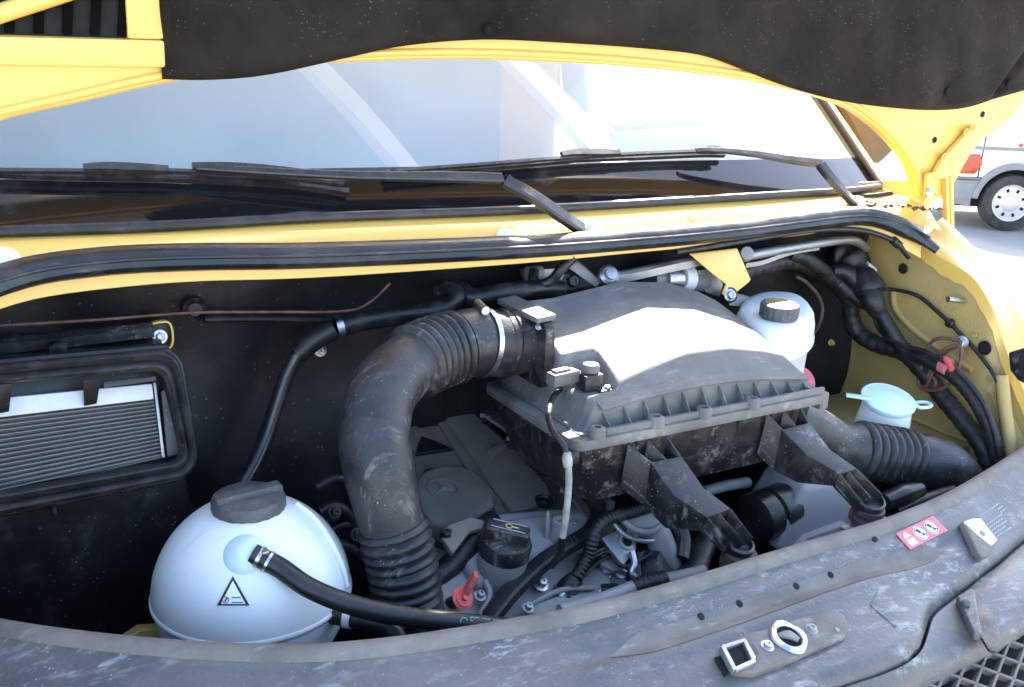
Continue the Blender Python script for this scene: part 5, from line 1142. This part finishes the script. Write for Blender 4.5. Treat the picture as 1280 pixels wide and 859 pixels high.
# faint white print further along: rows too small to read
for k, (w_, x0, y0) in enumerate(((29, 1224, 645), (8, 1247, 636), (10, 1250, 640), (24, 1233, 655), (20, 1236, 659), (23, 1239, 663), (18, 1242, 667), (22, 1245, 671))):
    b = B(); q = 0
    while q < w_:
        d_ = random.uniform(1.2, 3.2); e_ = min(w_, q+d_); xa_, ya_, xb_, yb_ = x0+q*.83, y0-q*.56, x0+e_*.83, y0-e_*.56
        P, pl = on_slam([(xa_, ya_), (xb_, yb_), (xb_+.8, yb_+1.2), (xa_+.8, ya_+1.2)], (1245, 650), .0007); prism(b, P, -pl[1]*.0004, 0); q = e_+random.uniform(.5, 1.1)
    part('print_row', b, 'print_white', slam)
# debossed panel right of the latch
pts, pl = on_slam([(1098, 736), (1130, 764), (1120, 784), (1088, 756)], (1110, 760), .0016)
part('pressed_panel', prism(B(), pts, -pl[1]*.003, .0012, 2), 'slam', slam)
# pocket with pin in the grille panel
def gz(px, py, dz=0):
    z = .90
    for _ in range(6):
        p = at(px, py, z=z); i = min(range(len(sx)), key=lambda i: abs(sx[i].x-p.x)); wv = max(0, sx[i].y-p.y); z = sx[i].z-.004-.10*wv*(1 if wv < .05 else 1.6)
    return at(px, py, z=z+dz)
part('recess', prism(B(), [gz(a, b, .004) for a, b in ((1208, 738), (1222, 737), (1246, 775), (1252, 800), (1246, 814), (1236, 812), (1222, 788))], (0, 0, -.006), .003), 'plastic', gpan)
part('recess_wall', prism(B(), [gz(a, b, .012) for a, b in ((1196, 744), (1212, 735), (1219, 738), (1224, 768), (1228, 792), (1218, 790))], (0, 0, -.014), .005, 3), 'slam', gpan)
part('pin', lathe(B(), [(.0065, -.01), (.0065, .004), (.005, .006), (0, .007)], gz(1207, 755, .012), (-.2, -.4, .9), 18), 'slam', gpan)
# grille mesh
GP = (at(1215, 817, z=.882), Vector((.1, -.55, .83)).normalized())
def g_(px, py): return on(px, py, GP)
def gedge(px): return interp([(a, b+3) for a, b in GE_PX], px)
gm = T3('grille_mesh', g_(1230, 840), 'grey brown lattice grille at the lower front corner', 'grille')
def gbar(p, q, w_):
    n = 60; vis = [(p[0]+(q[0]-p[0])*k/n, p[1]+(q[1]-p[1])*k/n) for k in range(n+1)]; vis = [v for v in vis if v[1] > gedge(v[0])]
    if len(vis) < 3: return
    a, b = g_(*vis[0]), g_(*vis[-1]); t = (b-a).normalized(); sd = t.cross(GP[1])*w_/2
    part('grille_bar', prism(B(), [a-sd, a+sd, b+sd, b-sd], -GP[1]*.012, .0008, 1), 'slam_lip', gm)
for k in range(9): x0 = 1130+22.5*k; gbar((x0+58, 760), (x0+10, 890), .0042)
for k in range(6): y0 = 770+23*k; gbar((1100, y0-30), (1320, y0+52), .0046)
eg = [(1090, 890), (1150, 856), (1215, 819), (1250, 799), (1285, 776), (1330, 745)]
part('top_bar', tube(B(), [g_(a, b) for a, b in eg], .004, 30, 8), 'slam_lip', gm)
part('backing', prism(B(), [g_(a, b)-GP[1]*.045+Vector((0, -.01, 0)) for a, b in eg]+[g_(1340, 900)-GP[1]*.045, g_(1090, 920)-GP[1]*.045], -GP[1]*.004, 0), 'dark_gap', gm)

# ================================================================== PARKED CAR BEHIND
G = at(1257, 289, z=0); cx_ = (rgt*.99+Vector((fwd.x, fwd.y, 0)).normalized()*-.1).normalized(); cy_ = Vector((-cx_.y, cx_.x, 0))
car = T3('parked_car', G, 'white hatchback with grey bumper parked behind on the right', 'car')
def cw(s, z, dpt=0): return G+cx_*s+cy_*dpt+Vector((0, 0, z))
WR = .285
prof = [(-.55, .52), (-.37, .52)] + [(.36*math.cos(R(a)), WR+.36*math.sin(R(a))) for a in range(140, 30, -10)] + [(.37, .50), (2.2, .50), (3.2, .55), (3.2, .80), (2.3, .95), (1.6, 1.40), (-.2, 1.42), (-.45, 1.25), (-.56, .90)]
part('body', prism(B(), [cw(a, b) for a, b in prof], cy_*1.6, .03, 3), 'white_paint', car)
bump = [(-.60, .26), (-.42, .24)]+[(.40*math.cos(R(a)), WR+.40*math.sin(R(a))) for a in range(186, 143, -8)]+[(-.34, .52), (-.62, .52), (-.66, .44)]
part('bumper', prism(B(), [cw(a, b, -.03) for a, b in bump], cy_*1.66, .02, 2), 'grey_paint', car)
ar = [(.40*math.cos(R(a)), WR+.40*math.sin(R(a))) for a in range(175, 0, -7)]+[(.335*math.cos(R(a)), WR+.335*math.sin(R(a))) for a in range(0, 176, 7)]
part('wheel_arch', prism(B(), [cw(a, b, -.03) for a, b in ar], cy_*.2, .008), 'grey_paint', car)
part('sill', prism(B(), [cw(.38, .22), cw(2.2, .22), cw(2.2, .50), cw(.38, .50)], cy_*1.6, .01), 'grey_paint', car)
part('underbody', prism(B(), [cw(-.5, .22, .1), cw(2.6, .22, .1), cw(2.6, .6, .1), cw(-.5, .6, .1)], cy_*1.4, 0), 'dark_gap', car)
part('tail_lamp', prism(B(), [cw(a, b, -.035) for a, b in ((-.57, .56), (-.40, .56), (-.34, .66), (-.38, .76), (-.57, .74))], cy_*.12, .015), 'amber', car)
part('side_marker', lathe(B(), [(.022, 0), (.018, .012), (0, .014)], cw(.0, .86, 0), -cy_, 16), 'amber', car)
for s in (0, 2.45):
    whl = part('wheel', lathe(B(), [(.18, .0), (.19, .0), (.26, .005), (.28, .03), (WR, .06), (WR, .15), (.275, .185), (.25, .195), (.185, .19), (.185, .12)], cw(s, WR, .18), -cy_, 48, cap=False), 'tyre', car)
    part('rim', lathe(B(), [(.186, .185), (.182, .193), (.172, .19), (.160, .165), (.09, .175), (.075, .19), (.05, .198), (0, .2)], cw(s, WR, .18), -cy_, 48, cap=False), 'wheel_silver', whl)
    part('hub_cap', lathe(B(), [(.045, 0), (.045, .006), (.035, .010), (0, .011)], cw(s, WR, .18)-cy_*.197, -cy_, 24), 'wheel_silver', whl)
    for k in range(8):
        a = R(45*k+20); c = cw(s, WR, .18)+cx_*(.128*math.cos(a))+Vector((0, 0, .128*math.sin(a)))-cy_*.172
        part('rim_hole', prism(B(), [c+cx_*(.024*math.cos(b)*math.cos(a)-.018*math.sin(b)*math.sin(a))+Vector((0, 0, .024*math.cos(b)*math.sin(a)+.018*math.sin(b)*math.cos(a))) for b in [R(45+90*j) for j in range(4)]], -cy_*.006, 0), 'dark_gap', whl)
part('panel_gap', tube(B(), [cw(-.36, .52, -.002), cw(-.345, .9, -.002), cw(-.33, 1.2, -.002)], .006, 6, 6), 'dark_gap', car)
part('waist_strip', prism(B(), [cw(-.5, .80, -.008), cw(2.2, .80, -.008), cw(2.2, .835, -.008), cw(-.5, .835, -.008)], cy_*.02, .004), 'grey_paint', car)
part('bumper_seam', prism(B(), [cw(-.62, .50, -.034), cw(-.34, .50, -.034), cw(-.34, .508, -.034), cw(-.62, .508, -.034)], cy_*.01, 0), 'dark_gap', car)
